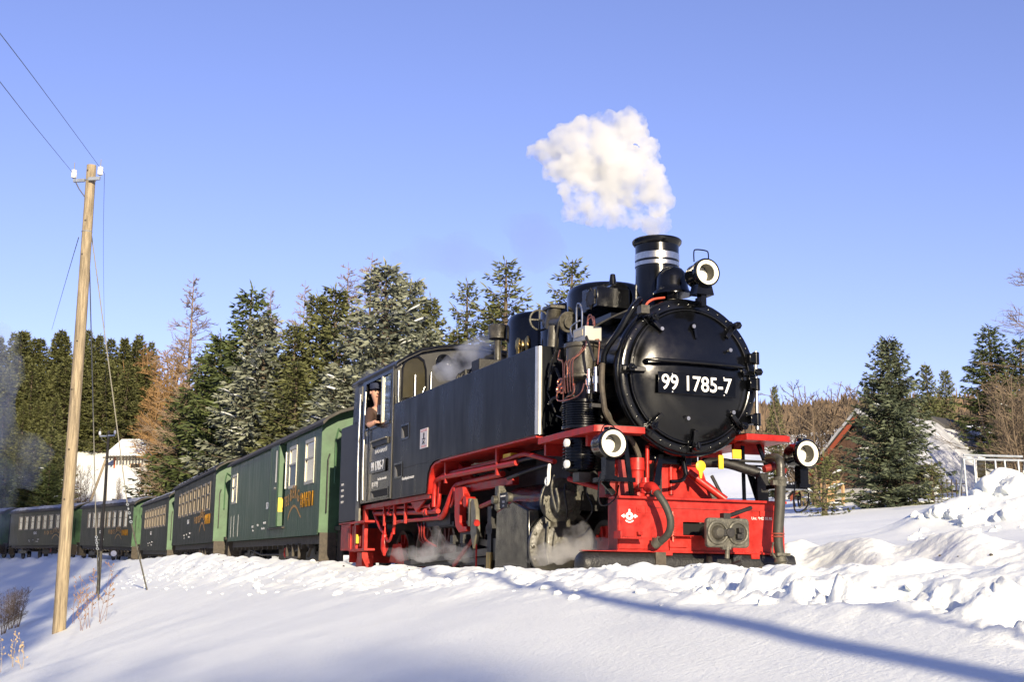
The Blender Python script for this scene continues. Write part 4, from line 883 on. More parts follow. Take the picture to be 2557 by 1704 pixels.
# winged wheel emblem: a white circle, stem, two arrows and a curved bar
em = MB().ring((.0135,-.87,.362),X_,.033,.010,28,6); em.lathe((.0125,-.87,.362),X_,[(0,.026),(.0015,.026)],20)
em.box(.0125,.015,-.879,-.861,.395,.432)
for s in (-1,1): em.box(.0125,.015,-.87+s*.038,-.87+s*.062,.355,.369); em.prism([(-.87+s*.060,.340),(-.87+s*.097,.362),(-.87+s*.060,.384)],lambda a,b,d:(d,a,b),.0125,.015)
for k in range(8):
    t0 = R_(225+90*k/8); t1 = R_(225+90*(k+1)/8); em.prism([(-.87+.055*math.cos(t0),.362+.055*math.sin(t0)),(-.87+.068*math.cos(t0),.362+.068*math.sin(t0)),(-.87+.068*math.cos(t1),.362+.068*math.sin(t1)),(-.87+.055*math.cos(t1),.362+.055*math.sin(t1))],lambda a,b,d:(d,a,b),.0125,.015)
e_ = P(em,'emblem',WHITE); P(MB().prism([(-.884,.35),(-.856,.35),(-.856,.374),(-.884,.374)],lambda a,b,d:(d,a,b),.0145,.0152),'emblem_centre',RED,e_)
text('Unt. *MD 05.95 10','lettering',WHITE,lo,(.0015,.745,.378),(R_(90),0,R_(90)),.042,.95,.001)
stp = P(MB().box(.012,.17,-1.03,-.77,.125,.140).box(.012,.17,-1.05,-1.03,.125,.205).box(.012,.06,-.79,-.74,.17,.205),'front_step',RED,bevel=.004)
gr = MB()
for i in range(9):
    for j in range(4): gr.box(.03+.034*j,.046+.034*j,-1.01+.026*i,-.998+.026*i,.1402,.146)
P(gr,'step_grip',REDD,stp)
cs_ = MB()
cs_.tube([(.055+.022*math.cos(k*.9),-.39+.022*math.sin(k*.9),.15+.0036*k) for k in range(60)],.0045,6); cs_.cyl((.055,-.39,.11),(.055,-.39,.42),.009,n=8).cyl((.055,-.39,.365),(.055,-.39,.39),.02,n=10)
P(cs_,'coil_spring',M('pale_red_metal',(.5,.12,.09),.3,metal=.4))
# coupling
cpx = .42; cpl = MB()
def rr_plate(y0,y1,z0,z1,r_,n=6):
    pts=[]
    for cy_,cz_,a0 in ((y1-r_,z1-r_,0),(y0+r_,z1-r_,90),(y0+r_,z0+r_,180),(y1-r_,z0+r_,270)):
        for k in range(n+1): t=R_(a0+90*k/n); pts.append((cy_+r_*math.cos(t),cz_+r_*math.sin(t)))
    return pts
cpl.prism(rr_plate(-.20,.30,.05,.35,.04),lambda a,b,d:(d,a,b),.36,.42)
cp_ = P(cpl,'coupling_head',IRON,bevel=.012)
for y in (-.075,.165):
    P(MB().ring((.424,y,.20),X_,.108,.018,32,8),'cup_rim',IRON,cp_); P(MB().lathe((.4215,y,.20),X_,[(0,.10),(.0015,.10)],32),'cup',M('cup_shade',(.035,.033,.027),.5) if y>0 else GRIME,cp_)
P(MB().lathe((.423,-.075,.20),X_,[(0,.075),(.03,.06),(.05,.045),(.052,.02)],24),'coupling_cone',GRIME,cp_)
P(MB().box(.423,.47,.13,.20,.14,.19).box(.423,.48,.14,.20,.20,.25).cyl((.43,.06,.20),(.46,.06,.20),.05,n=14).box(.424,.45,-.07,.09,.165,.235),'coupling_hook',DARK,cp_,bevel=.005)
P(MB().cyl((-.1,.05,.21),(.36,.05,.21),.075,n=16).box(.2,.36,-.08,.18,.12,.30),'coupling_shank',DARK); P(MB().cyl((.38,.04,.36),(.30,.40,.47),.022,n=10).box(.34,.42,.0,.08,.34,.40),'coupling_lever',DARK)
P(MB().cyl((.40,.05,.06),(.40,.04,-.06),.025,n=10).box(.37,.42,-.02,.08,.03,.06),'coupling_hanger',IRON)
# hoses
P(MB().lathe((.02,-.69,.60),Z_,[(0,.05),(.05,.05),(.06,.07),(.10,.07),(.11,.045),(.16,.04)],14).cyl((-.25,-.69,.66),(.10,-.69,.66),.04,n=12).tube(spline([(.08,-.69,.66),(.16,-.68,.66),(.22,-.665,.60)],4),.048,12),'hose_fitting',RED,smooth=45)
P(MB().tube(spline([(.19,-.675,.625),(.25,-.65,.56),(.29,-.60,.46),(.31,-.56,.33),(.29,-.555,.22),(.23,-.58,.14),(.16,-.615,.10)],6),.038,12),'brake_hose',RUBBER,smooth=60)
P(MB().cyl((.18,-.605,.115),(.11,-.635,.075),.05,n=12).bar((.10,-.64,.05),(.12,-.64,.14),.03,.05,X_),'hose_coupling',IRON); P(MB().ring((.20,-.672,.615),(.7,.2,-.6),.04,.008,14,6),'hose_clamp',STEEL)
P(MB().tube(spline([(.02,.80,1.02),(.18,.80,1.02),(.25,.80,.96),(.26,.80,.86),(.26,.79,.74)],5),.045,12),'steam_hose_elbow',GRIME,smooth=60)
P(MB().tube(spline([(.265,.79,.74),(.28,.77,.55),(.285,.745,.35),(.285,.73,.20)],5),.057,14),'heating_hose',RUBBER,smooth=60)
P(MB().lathe((.265,.79,.71),Z_,[(0,.065),(.06,.07),(.07,.075),(.10,.06)],14).box(.24,.30,.68,.74,.72,.77),'hose_joint',IRON); P(MB().tube(spline([(.285,.73,.20),(.285,.735,.08),(.29,.75,-.02)],4),.05,14),'lower_heating_hose',RUBBER,smooth=60)
P(MB().ring((.285,.735,.21),Z_,.058,.010,20,6).ring((.285,.734,.18),Z_,.056,.010,20,6),'hose_clamp',M('copper_clamp',(.4,.12,.08),.4,metal=.6))
P(MB().lathe((.29,.75,-.03),(0.1,.1,-1),[(0,.06),(.05,.075),(.07,.055),(.10,.06),(.13,.085),(.16,.05)],12).box(.22,.36,.67,.83,-.02,.01),'hose_end',IRON); P(MB().tube(spline([(.30,.66,.12),(.31,.64,.02),(.31,.68,-.04)],4),.010,6),'hose_loop',IRON)
P(MB().bar((.02,.82,.98),(.20,.90,.88),.05,.05).cyl((.1,.70,.90),(.1,.82,.93),.04,n=10),'shut_off_cock',REDD)
# plough
PLM = M('snow_specked_black',(.014,.014,.014),.45,var=.5,vscale=30,bump=.3,bscale=50)
pp = [(-.02,.0),(.03,-.02),(.055,-.09),(.05,-.18),(.02,-.27),(-.04,-.27),(-.03,-.1)]
P(MB().prism(pp,lambda a,b,d:(a,d,b),-1.36,-.60).lathe((.0,-1.36,-.135),(0,-1,0),[(0,.135),(.05,.128),(.08,.10),(.095,.05),(.10,.01)],20),'plough_blade',PLM,smooth=50)
P(MB().prism(pp,lambda a,b,d:(a,d,b),-.48,1.10),'plough_blade',PLM,smooth=50)
P(MB().box(-.04,.07,-.599,-.481,-.28,.0),'plough_stay',FRAMEB); P(MB().box(-.02,.05,-1.42,-.62,.0,.006),'plough_edge',RED)
P(MB().box(-.05,.06,-.50,-.40,-.03,.0).box(-.05,.05,.55,.65,-.05,.0),'plough_bracket',RED); P(MB().tube(spline([(.08,.02,-.04),(.16,-.02,-.10),(.18,.05,-.14),(.18,.20,-.14),(.16,.34,-.10)],5),.035,10),'plough_hook',DARK)
P(MB().box(.0,.10,.30,.40,-.25,-.02),'plough_nose',PLM)
# things between the beam and the smokebox
P(MB().prism([(-.36,.60),(.46,.60),(.34,.93),(.30,.975),(-.30,.975)],lambda a,b,d:(d,a,b),-.62,-.58),'saddle_plate',RED); P(MB().box(-.66,-.54,-.36,.30,.965,1.0),'saddle_top',RED)
P(MB().cyl((-.50,.02,.95),(-.30,.46,.585),.042,n=14),'diagonal_stay',RED); P(MB().cyl((-.58,-.06,.64),(-.58,-.06,1.0),.03,n=10),'saddle_rib',RED)
P(MB().lathe((-.42,-.555,.585),Z_,[(0,.085),(.12,.085),(.13,.075),(.28,.075),(.29,.085),(.42,.08)],20),'red_cylinder',RED,smooth=40); P(MB().cyl((-.5,-.95,.80),(-.5,-.5,.78),.035,n=10).cyl((-.5,-.9,.92),(-.5,-.5,.92),.025,n=10),'cross_pipe',RED)
P(MB().box(-.62,-.42,-.78,-.66,.585,.98).box(-.62,-.45,-.92,-.80,.585,.86),'frame_bracket',REDD); P(MB().cyl((-1.2,-1.0,.82),(-.45,-.75,.62),.03,n=10).cyl((-.44,-.42,.60),(-.44,-.42,1.15),.022,n=10),'red_pipe',RED)
P(MB().prism([(-.335,1.05),(-.28,1.05),(-.42,.70),(-.50,.70)],lambda a,b,d:(d+ (1.05-b)*.5,a,b),-.36,-.33),'black_strut',BLACK)
for a,b in (((-.12,-1.13,.74),(-.05,-1.01,.585)),((-.2,-.82,1.20),(-.16,-.75,.585)),((-.35,-.98,1.2),(-.3,-.96,.6))): P(MB().bar(a,b,.05,.03,X_),'lamp_stay',BLACK)
P(MB().box(-.66,-.48,-.31,.15,.96,1.06),'ash_box',BLACK,bevel=.01); P(MB().cyl((-.45,.02,1.05),(-.40,.03,.84),.03,n=10).tube(spline([(-.40,.03,.86),(-.36,-.05,.78),(-.33,-.2,.76)],4),.022,8),'drain_pipe',BLACK)
P(MB().lathe((-.21,.10,.93),X_,[(0,.06),(.012,.06),(.018,.05)],24).prism([(.075,.88),(.125,.88),(.11,.80),(.09,.80)],lambda a,b,d:(d,a,b),-.21,-.20),'yellow_disc',YELLOW); P(MB().box(-.22,-.20,.325,.385,.91,1.06),'yellow_plate',YELLOW,bevel=.004); P(MB().box(-.22,-.20,.50,.61,1.03,1.13),'yellow_tag',YELLOW,bevel=.004)
for n_,(a,b,w) in enumerate((((-.4,.75,1.2),(-.38,.745,.57),.035),((-.4,.82,.95),(-.38,.94,.57),.06),((-.35,.92,1.22),(-.3,1.0,.95),.04))): P(MB().bar(a,b,w,w*.7,X_),'board_stay',BLACK)
P(MB().tube(spline([(-.5,.30,1.0),(-.35,.5,.99),(-.25,.68,.93),(-.18,.82,.88)],4),.055,12),'exhaust_pipe',DARK); P(MB().box(-.36,-.32,.88,1.02,.585,.90),'grey_plate',DARK)
P(MB().cyl((-.3,.55,1.02),(-.1,1.12,1.00),.014,n=8).cyl((-.3,.6,.97),(-.1,1.1,.95),.012,n=8).cyl((-.4,.35,.85),(-.3,.42,.62),.02,n=8),'brake_rod',DARK)
P(MB().box(-3.4,-.3,-.36,-.32,.1,.96).box(-10.3,-3.4,-.36,-.32,.1,1.3),'main_frame',DARK); P(MB().box(-3.4,-.7,.32,.36,.1,.7).box(-10.3,-3.4,.32,.36,.1,1.3),'main_frame',DARK)  # frames coloured dark for the shade under the tank as well as soot
P(MB().box(-1.6,-.62,-.3,.3,.55,1.1).box(-2.6,-1.6,-.8,.8,.5,1.25),'smokebox_saddle',DARK)
# cylinder and valve chest, right and left
for s in (-1,1):
    cyx = lambda a: s*a
    P(MB().lathe((-2.85,s*.90,.60),X_,[(0,.20),(.05,.23),(1.15,.23),(1.20,.26)],32),'valve_chest',BLACK)
    fl = P(MB().lathe((-1.65,s*.90,.60),X_,[(0,.265),(.04,.265),(.05,.235),(.055,.16),(.09,.13),(.16,.12),(.17,.02)],36),'valve_cover',IRON,smooth=40)
    bt = MB()
    for k in range(10):
        t = 2*math.pi*k/10; bt.lathe((-1.60,s*.90+.20*math.cos(t),.60+.20*math.sin(t)),X_,[(0,.018),(.02,.018),(.022,.01)],6)
    P(bt,'cover_bolts',IRON,fl)['kind'] = 'stuff'
    P(MB().lathe((-2.75,s*.86,.08),X_,[(0,.40),(1.05,.40)],40),'steam_cylinder',BLACK)
    c2 = P(MB().lathe((-1.70,s*.86,.08),X_,[(0,.42),(.05,.42),(.06,.34),(.07,.33),(.10,.30),(.13,.20),(.14,.02)],44),'cylinder_cover',GRIME,smooth=40)
    bt = MB()
    for k in range(16):
        t = 2*math.pi*k/16; bt.lathe((-1.65,s*.86+.38*math.cos(t),.08+.38*math.sin(t)),X_,[(0,.022),(.02,.022),(.024,.01)],6)
    P(bt,'cover_bolts',GRIME,c2)['kind'] = 'stuff'
    P(MB().prism([(-2.78,-.30),(-1.72,-.30),(-1.74,.50),(-2.2,.62),(-2.72,.52)],lambda a,b,d,s=s:(a,s*d,b),.9,1.268),'cylinder_casing',BLACK,bevel=.02)
P(MB().box(-2.58,-2.33,-1.283,-1.269,.55,.73),'maker_plate',DARK); text('MB BABELSBERG','lettering',WHITE,lo,(-2.455,-1.284,.69),(R_(90),0,0),.026,1.0,.001); text('1953','lettering',WHITE,lo,(-2.455,-1.284,.62),(R_(90),0,0),.04,1.0,.001); text('LKM','lettering',WHITE,lo,(-2.455,-1.284,.575),(R_(90),0,0),.03,1.0,.001)
for x,z in ((-2.25,.66),(-2.72,.66)): P(MB().cyl((x,-1.26,z),(x,-1.32,z),.05,n=12),'valve_nut',IRON)
fan([(-1.55,-1.1,.30),(-1.53,-1.12,.15),(-1.58,-1.1,.0),(-1.56,-1.08,-.12)],.013,IRON,'drain_cock'); P(MB().cyl((-1.56,-1.08,.36),(-1.56,-1.08,.30),.03,n=10),'drain_cock',IRON)
for k in (0,4): fan([(-1.4,-.95+.07*k,.78),(-1.38,-.97+.07*k,.68),(-1.36+.02*k,-.95+.07*k,.5),(-1.5,-.9+.06*k,.36)],.012,DARK,'lubrication_pipe')
P(MB().tube(spline([(-1.25,-1.15,.86),(-1.22,-1.2,.72),(-1.15,-1.2,.55),(-1.1,-1.18,.45),(-1.05,-1.19,.56),(-1.1,-1.2,.7)],5),.014,8),'lubrication_pipe',IRON)
P(MB().tube(spline([(-1.35,-1.17,.98),(-1.3,-1.2,.90),(-1.28,-1.21,.82),(-1.3,-1.21,.78)],4),.02,8).ring((-1.3,-1.22,.79),Y_,.04,.014,14,6),'drain_hook',PORC)
# valve gear
P(MB().box(-4.9,-2.9,-.99,-.90,.87,.97),'slide_bar',RED,bevel=.005)
P(MB().prism([(-4.72,.93),(-4.40,.93),(-4.36,.80),(-4.50,.74),(-4.50,.46),(-4.38,.40),(-4.22,.40),(-4.22,.34),(-4.52,.33),(-4.66,.42),(-4.70,.55)],lambda a,b,d:(a,d,b),-1.10,-1.0),'link_bracket',RED,bevel=.006)
P(MB().bar((-4.45,-1.06,.84),(-4.18,-1.06,.66),.05,.09).cyl((-4.2,-1.0,.72),(-4.2,-1.14,.72),.07,n=14).cyl((-3.9,-1.08,.46),(-3.78,-1.12,.42),.04,n=10),'link_arm',RED)
GLINK = M('oily_grey_link',(.17,.155,.11),.4,metal=.4,var=.3)
P(MB().prism([(-4.02,.73),(-3.93,.75),(-3.84,.60),(-3.80,.30),(-3.92,.10),(-4.02,.30)],lambda a,b,d:(a,d,b),-1.12,-1.06).box(-4.12,-4.06,-1.12,-1.07,.40,.76),'expansion_link',GLINK,bevel=.008)
P(MB().cyl((-3.82,-1.05,.64),(-3.15,-1.05,.71),.03,n=10),'radius_rod',REDD); P(MB().cyl((-3.2,-1.05,.76),(-2.75,-.95,.72),.03,n=10).lathe((-3.1,-1.08,.54),Z_,[(0,.03),(.03,.06),(.10,.06),(.12,.04),(.26,.035)],12).box(-3.2,-3.08,-1.1,-1.0,.74,.86),'valve_spindle',IRON)
P(MB().bar((-4.99,-1.0,-.10),(-4.08,-1.05,.24),.03,.05),'eccentric_rod',REDD); P(MB().cyl((-3.89,-1.08,-.20),(-3.89,-1.08,.27),.012,n=6),'thin_rod',RED)
P(MB().bar((-3.9,-1.02,.20),(-2.85,-1.0,.08),.05,.08).box(-3.3,-2.95,-1.08,-.9,-.05,.22),'crosshead',GRIME); P(MB().bar((-6.9,-.98,-.02),(-3.2,-.98,.08),.04,.09),'connecting_rod',GRIME); P(MB().bar((-7.4,-.93,-.05),(-3.4,-.93,-.05),.04,.09),'coupling_rod',DARK)  # rods and brake rigging coloured dark for shade underneath as well as soot
P(MB().box(-4.1,-3.2,-.8,-.5,.02,.16).box(-5.0,-4.6,-.9,-.7,-.1,.5),'brake_rigging',DARK); P(MB().box(-3.45,-3.32,-1.1,-1.0,-.25,.62).box(-3.5,-3.3,-1.1,-1.0,.28,.40),'motion_bracket',DARK); P(MB().cyl((-3.35,-1.1,-.15),(-3.35,-1.1,.05),.05,n=10).cyl((-3.0,-1.05,-.2),(-3.0,-1.05,.12),.025,n=8),'sand_pipe',BRASS)
for x in (-4.75,-4.35): P(MB().box(x-.06,x+.06,-1.12,-1.0,.18,.30),'spring_hanger',DARK)
WHEELD = M('grimy_shaded_red_wheel',(.09,.014,.010),.6,var=.5,vscale=9)  # wheel red darkened for the shade under the tank as well as grime
def wheel(x, r_, y, name='driving_wheel', mat=REDD):
    for s in (-1,1):
        z = r_-.30
        w = P(MB().lathe((x,s*y,z),(0,s,0),[(0,r_),(.10,r_),(.10,r_-.05),(.06,r_-.06)],40,False,False),'wheel_tyre' if 0 else name,STEEL if 0 else GRIME)
        d = MB().lathe((x,s*y,z),(0,s,0),[(.02,r_-.05),(.055,r_-.06),(.055,.18),(.10,.13),(.11,.06)],40,True,True); P(d,'wheel_disc',mat if mat is RED else WHEELD,w)
        k_ = MB()
        for q in range(10):
            t = 2*math.pi*q/10; k_.bar((x+.12*math.cos(t),s*(y+.07),z+.12*math.sin(t)),(x+(r_-.06)*math.cos(t),s*(y+.07),z+(r_-.06)*math.sin(t)),.05,.04,Y_)
        P(k_,'wheel_spokes',mat if mat is RED else WHEELD,w)
for x in (-3.45,-4.43,-5.42,-6.4,-7.4): wheel(x,.44,.52)
wheel(-8.62,.40,.50,'trailing_wheel',RED); wheel(-1.25,.34,.45,'leading_wheel',RED)
P(MB().prism([(-8.95,.0),(-8.75,.28),(-8.3,.28),(-8.05,-.05)],lambda a,b,d:(a,d,b),-.72,-.66),'wheel_guard',RED)
# red pipes along the frame
def tube(name, pts, r_, mat=RED, n=5): return P(MB().tube(spline(pts,n) if n else pts, r_, 10), name, mat, smooth=60)
tube('long_red_pipe',[(-1.55,-1.02,1.04),(-2.2,-1.05,1.17),(-2.45,-1.06,1.19),(-3.1,-1.06,1.17),(-5.1,-1.06,1.155),(-5.35,-1.06,1.13),(-5.45,-1.06,1.02),(-5.47,-1.06,.80),(-5.55,-1.06,.70),(-5.8,-1.06,.66)],.030)
tube('long_red_pipe',[(-2.5,-1.10,1.10),(-2.9,-1.10,1.10),(-5.0,-1.10,1.11),(-5.35,-1.10,1.10),(-5.52,-1.10,1.06),(-5.56,-1.10,.90),(-5.56,-1.10,.72)],.036)
tube('steam_pipe',[(-3.2,-1.0,1.02),(-4.6,-1.0,1.0),(-4.85,-1.02,.98),(-4.98,-1.04,.88),(-5.12,-1.06,.70),(-5.30,-1.06,.58),(-5.45,-1.06,.57)],.040)
tube('steam_pipe',[(-4.85,-1.05,.95),(-4.83,-1.06,.84),(-4.9,-1.06,.74),(-5.0,-1.05,.70)],.02)
tube('lower_red_pipe',[(-5.5,-1.06,.66),(-6.0,-1.06,.67),(-8.6,-1.06,.76)],.036); tube('lower_red_pipe',[(-5.45,-1.06,.56),(-6.5,-1.06,.575),(-7.45,-1.06,.58),(-7.6,-1.06,.50),(-7.62,-1.06,.40)],.026); tube('lower_red_pipe',[(-5.55,-1.06,.74),(-6.5,-1.06,.77),(-8.9,-1.06,.86)],.026)
tube('black_pipe',[(-1.7,-.98,1.03),(-2.3,-1.0,1.0),(-2.6,-1.05,.96),(-2.9,-1.05,.94)],.022,DARK); tube('black_pipe',[(-1.9,-1.0,1.13),(-2.3,-1.05,1.13),(-2.7,-1.09,1.10)],.02,DARK)
for x,z0 in ((-5.05,1.02),(-3.11,.99)): P(MB().box(x-.025,x+.025,-1.13,-1.09,z0,1.34).prism([(-1.09,1.34),(-.75,1.34),(-.75,1.25),(-1.09,1.10)],lambda a,b,d:(d,a,b),x-.012,x+.012),'pipe_hanger',RED)
P(MB().prism([(-4.95,1.30),(-4.4,1.05),(-4.4,.92),(-4.6,.92),(-5.0,1.2)],lambda a,b,d:(a,d,b),-.96,-.92),'frame_gusset',RED); P(MB().box(-3.0,-2.75,-1.08,-.95,1.18,1.24),'yellow_valve',YELLOW)
P(MB().box(-9.28,-5.62,-1.15,-1.08,.84,.913),'frame_valance',RED,bevel=.004); P(MB().prism([(-6.56,.83),(-5.9,.83),(-6.3,.68)],lambda a,b,d:(a,d,b),-1.13,-1.10),'valance_gusset',RED)
for x in (-7.45,-6.9,-8.0): P(MB().box(x-.02,x+.02,-1.12,-1.08,.54,.84),'pipe_hanger',RED)
for x,z in ((-5.75,.74),(-6.05,.67),(-5.95,.67)): P(MB().cyl((x-.03,-1.06,z),(x+.03,-1.06,z),.055,n=12),'pipe_flange',RED)
tube('bent_rod',[(-7.7,-1.1,.85),(-7.72,-1.12,.72),(-7.6,-1.12,.70)],.016); tube('sand_pipe',[(-8.75,-1.05,.80),(-8.4,-1.05,.55),(-8.2,-1.04,.45),(-8.1,-1.02,.34)],.035); P(MB().lathe((-8.12,-1.05,.08),Z_,[(0,.02),(.04,.03),(.10,.06),(.26,.06),(.28,.05),(.33,.05),(.34,.015),(.55,.012)],14),'sand_valve',RED)
tube('sand_pipe',[(-7.62,-1.08,.42),(-7.72,-1.08,.32),(-7.9,-1.06,.30),(-8.05,-1.05,.36)],.022); P(MB().box(-5.62,-5.0,-1.0,-.5,.44,.50).box(-6.3,-5.1,-1.02,-.6,.46,.62),'frame_tray',DARK)
for k in range(3): fan([(-6.2-.2*k,-1.0,.56),(-6.15-.1*k,-1.05,.42),(-6.2-.13*k,-1.0,.28),(-6.0-.1*k,-.9,.18)],.014,REDD,'small_red_pipe')
# steps and red box at the rear
for x in (-9.50,-8.98): P(MB().box(x-.06,x+.06,-1.16,-1.10,.16,.85),'step_post',RED,bevel=.004)
for z in (.17,.62): P(MB().box(-9.58,-8.62,-1.24,-1.06,z,z+.035),'step_tread',RED,bevel=.004)
P(MB().box(-10.38,-9.75,-1.17,-.9,.20,.64),'tool_box',RED,bevel=.006); bxd = P(MB().box(-10.34,-9.84,-1.178,-1.172,.24,.60),'box_lid',REDD); P(MB().box(-10.45,-9.70,-1.19,-.85,.645,.67),'box_top',RED)
P(MB().box(-9.74,-9.62,-1.15,-.9,.18,.60).box(-9.3,-9.2,-1.14,-1.06,.25,.42),'rear_bracket',RED); P(MB().box(-9.42,-9.36,-1.17,-1.13,.30,.45),'yellow_tag',YELLOW)
P(MB().cyl((-10.2,-.9,-.05),(-10.2,-.7,-.05),.15,n=16).box(-9.9,-9.6,-1.0,-.8,-.10,.16),'rear_axle_box',RED)
# cab
sidep = lambda a,b,d: (a,-d,b)
P(MB().sheet(-9.06,-7.285,.935,3.0,[(-8.86,-7.42,2.15,2.90),(-8.66,-8.62,.96,2.14)],sidep,WT-.03,WT),'cab_side',BLACK); P(MB().sheet(-9.06,-7.285,.935,3.0,[(-8.86,-7.42,2.15,2.90)],lambda a,b,d:(a,d,b),WT-.03,WT),'cab_side',BLACK)
arc = [(-1.235,3.0),(-1.20,3.04),(-1.05,3.14),(-.82,3.26),(-.55,3.325),(-.28,3.365),(0,3.38),(.28,3.365),(.55,3.325),(.82,3.26),(1.05,3.14),(1.20,3.04),(1.235,3.0)]
inn = [(a*.985,b-.045) for a,b in arc][::-1]
P(MB().prism(arc+inn,lambda a,b,d:(d,a,b),-9.75,-7.14),'cab_roof',M('sooty_roof',(.03,.028,.025),.5,var=.4,vscale=6),smooth=30); P(MB().prism([(a*1.004,b+.004) for a,b in arc]+[(a*1.004,b-.03) for a,b in arc][::-1],lambda a,b,d:(d,a,b),-7.15,-7.11),'roof_edge',BLACK); P(MB().lathe((-8.2,0,3.36),Z_,[(0,.42),(.10,.36),(.13,.2)],8),'roof_vent',DARK)
CABF = M('cab_front_black',(.03,.029,.024),.35,var=.4,vscale=4)
P(MB().prism([(-1.20,2.375)]+[(a*.985,b-.05) for a,b in arc]+[(1.20,2.375)],lambda a,b,d:(d,a,b),-7.285,-7.25),'cab_front',CABF)
for s in (-1,1):
    wp = [(-1.125,2.43),(-1.12,2.95),(-1.08,3.06),(-.98,3.15),(-.86,3.17),(-.75,3.10),(-.71,2.95),(-.70,2.66),(-.74,2.55),(-.86,2.47)]
    if s>0: wp = [(-a,b) for a,b in wp][::-1]
    cw = sum(a for a,b in wp)/len(wp); ch = sum(b for a,b in wp)/len(wp); inner = [(cw+(a-cw)*.86,ch+(b-ch)*.88) for a,b in wp]
    fr_ = MB(); n_ = len(wp)
    for i in range(n_): fr_.prism([wp[i],wp[(i+1)%n_],inner[(i+1)%n_],inner[i]],lambda a,b,d:(d,a,b),-7.249,-7.215)
    fr_ = P(fr_,'front_window',BLACK); P(MB().prism(inner,lambda a,b,d:(d,a,b),-7.249,-7.24),'pane',PANE,fr_)
    P(MB().lathe((-7.249,s*.42,3.08),X_,[(0,.14),(.02,.14),(.02,.11),(.012,.10)],24),'round_window',BLACK)
tube('window_rod',[(-7.2,-.90,2.40),(-7.2,-.90,2.85)],.02,STEEL,0); tube('cab_rail',[(-7.2,-1.16,2.40),(-7.19,-1.17,2.6),(-7.19,-1.17,2.9)],.014,STEEL); tube('cab_rail',[(-7.15,-.66,2.45),(-7.15,-.655,2.9)],.013,STEEL,0); P(MB().cyl((-6.6,-.62,2.50),(-6.35,-.62,2.50),.08,n=14).lathe((-6.3,-.6,2.4),Z_,[(0,.05),(.2,.06)],10),'injector',STEEL)
P(MB().box(-9.06,-7.285,-WT-.004,-WT-.001,2.10,2.145).box(-7.32,-7.285,-WT-.012,-WT-.001,.93,3.0),'cab_beading',GRIME)
P(MB().box(-7.94,-7.88,-WT-.01,-WT+.02,2.15,2.90),'window_post',M('worn_steel_post',(.5,.48,.38),.35,metal=.7)); P(MB().box(-7.86,-7.44,-WT+.012,-WT+.018,2.16,2.88),'window_glass',M('thin_glass',(.75,.85,.9),.03,trans=.85))
P(MB().box(-7.46,-7.42,-WT-.006,-WT+.02,2.15,2.90).box(-8.86,-7.42,-WT-.02,-WT+.02,2.11,2.15),'window_frame',BLACK)
for x in (-9.02,-8.70): tube('grab_rail',[(x,-WT-.05,.98),(x,-WT-.06,1.4),(x,-WT-.06,2.0),(x,-WT-.05,2.75)],.017,STEEL)
P(MB().box(-9.28,-9.07,-WT-.01,-WT+.02,.6,2.90),'door_post',M('weathered_grey_post',(.16,.15,.11),.5,var=.3)); P(MB().prism([(-8.42,1.80),(-7.48,1.80),(-7.48,1.90),(-8.36,1.90)],sidep,WT+.001,WT+.03),'vent_slot',DARK); P(MB().box(-8.40,-7.50,-WT-.05,-WT-.03,1.885,1.90).prism([(-8.42,1.78),(-8.30,1.78),(-8.36,1.89)],sidep,WT+.03,WT+.034),'vent_hood',POCK)
sp_ = P(MB().box(-8.43,-7.56,-WT-.03,-WT-.012,1.375,1.575),'side_number_plate',BLACK,bevel=.003); text('99 1785-7','number',WHITE,sp_,(-7.99,-WT-.0305,1.475),(R_(90),0,0),.20,.86,.002,.004)
text('BVO BAHN','lettering',WHITE,lo,(-7.9,-WT-.0015,1.72),(R_(90),0,0),.11,1.2,.001); text('Est Oberwiesenthal','lettering',WHITE,lo,(-7.8,-WT-.0015,1.27),(R_(90),0,0),.06,1.0,.001); text('[K 57.9]','lettering',WHITE,lo,(-8.2,-WT-.0015,1.20),(R_(90),0,0),.10,1.0,.001)
pocket(-8.38,-7.46,.99,1.10); P(MB().box(-9.0,-7.3,-WT+.06,WT-.06,.95,1.0).box(-9.0,-7.3,-.7,.7,1.0,2.3),'cab_floor',DARK)
P(MB().box(-9.08,-9.05,-WT+.03,WT-.03,1.0,3.0),'cab_back',DARK)
# bunker
P(MB().box(-10.40,-9.285,-WT,WT,.68,2.32),'coal_bunker',M('matt_black',(.012,.012,.013),.5,var=.4,vscale=4),bevel=.01); P(MB().prism([(-9.70,2.322),(-9.08,2.322),(-9.08,3.0),(-9.62,3.0)],lambda a,b,d:(a,d,b),-WT+.01,WT-.01),'bunker_top',TANK,bevel=.01)
r = random.Random(3); cb = MB()
for k in range(40): cb.add(*lump(r,(r.uniform(-10.3,-9.75),r.uniform(-1,1),2.36+r.uniform(-.03,.1)),(r.uniform(.06,.14),)*3,1))
P(cb,'coal',M('coal',(.01,.01,.011),.35),smooth=0)['kind'] = 'stuff'
for z in (1.42,1.32,1.22,1.12): text('MM 9','lettering',WHITE,lo,(-10.2,-WT-.0015,z-.1),(R_(90),0,0),.06,1.2,.001)
P(MB().box(-10.425,-10.402,-1.0,1.0,.0,.6),'rear_beam',RED); P(MB().cyl((-10.42,0,.2),(-10.9,0,.2),.06,n=12).box(-11.0,-10.88,-.2,.2,.08,.32),'rear_coupling',IRON)

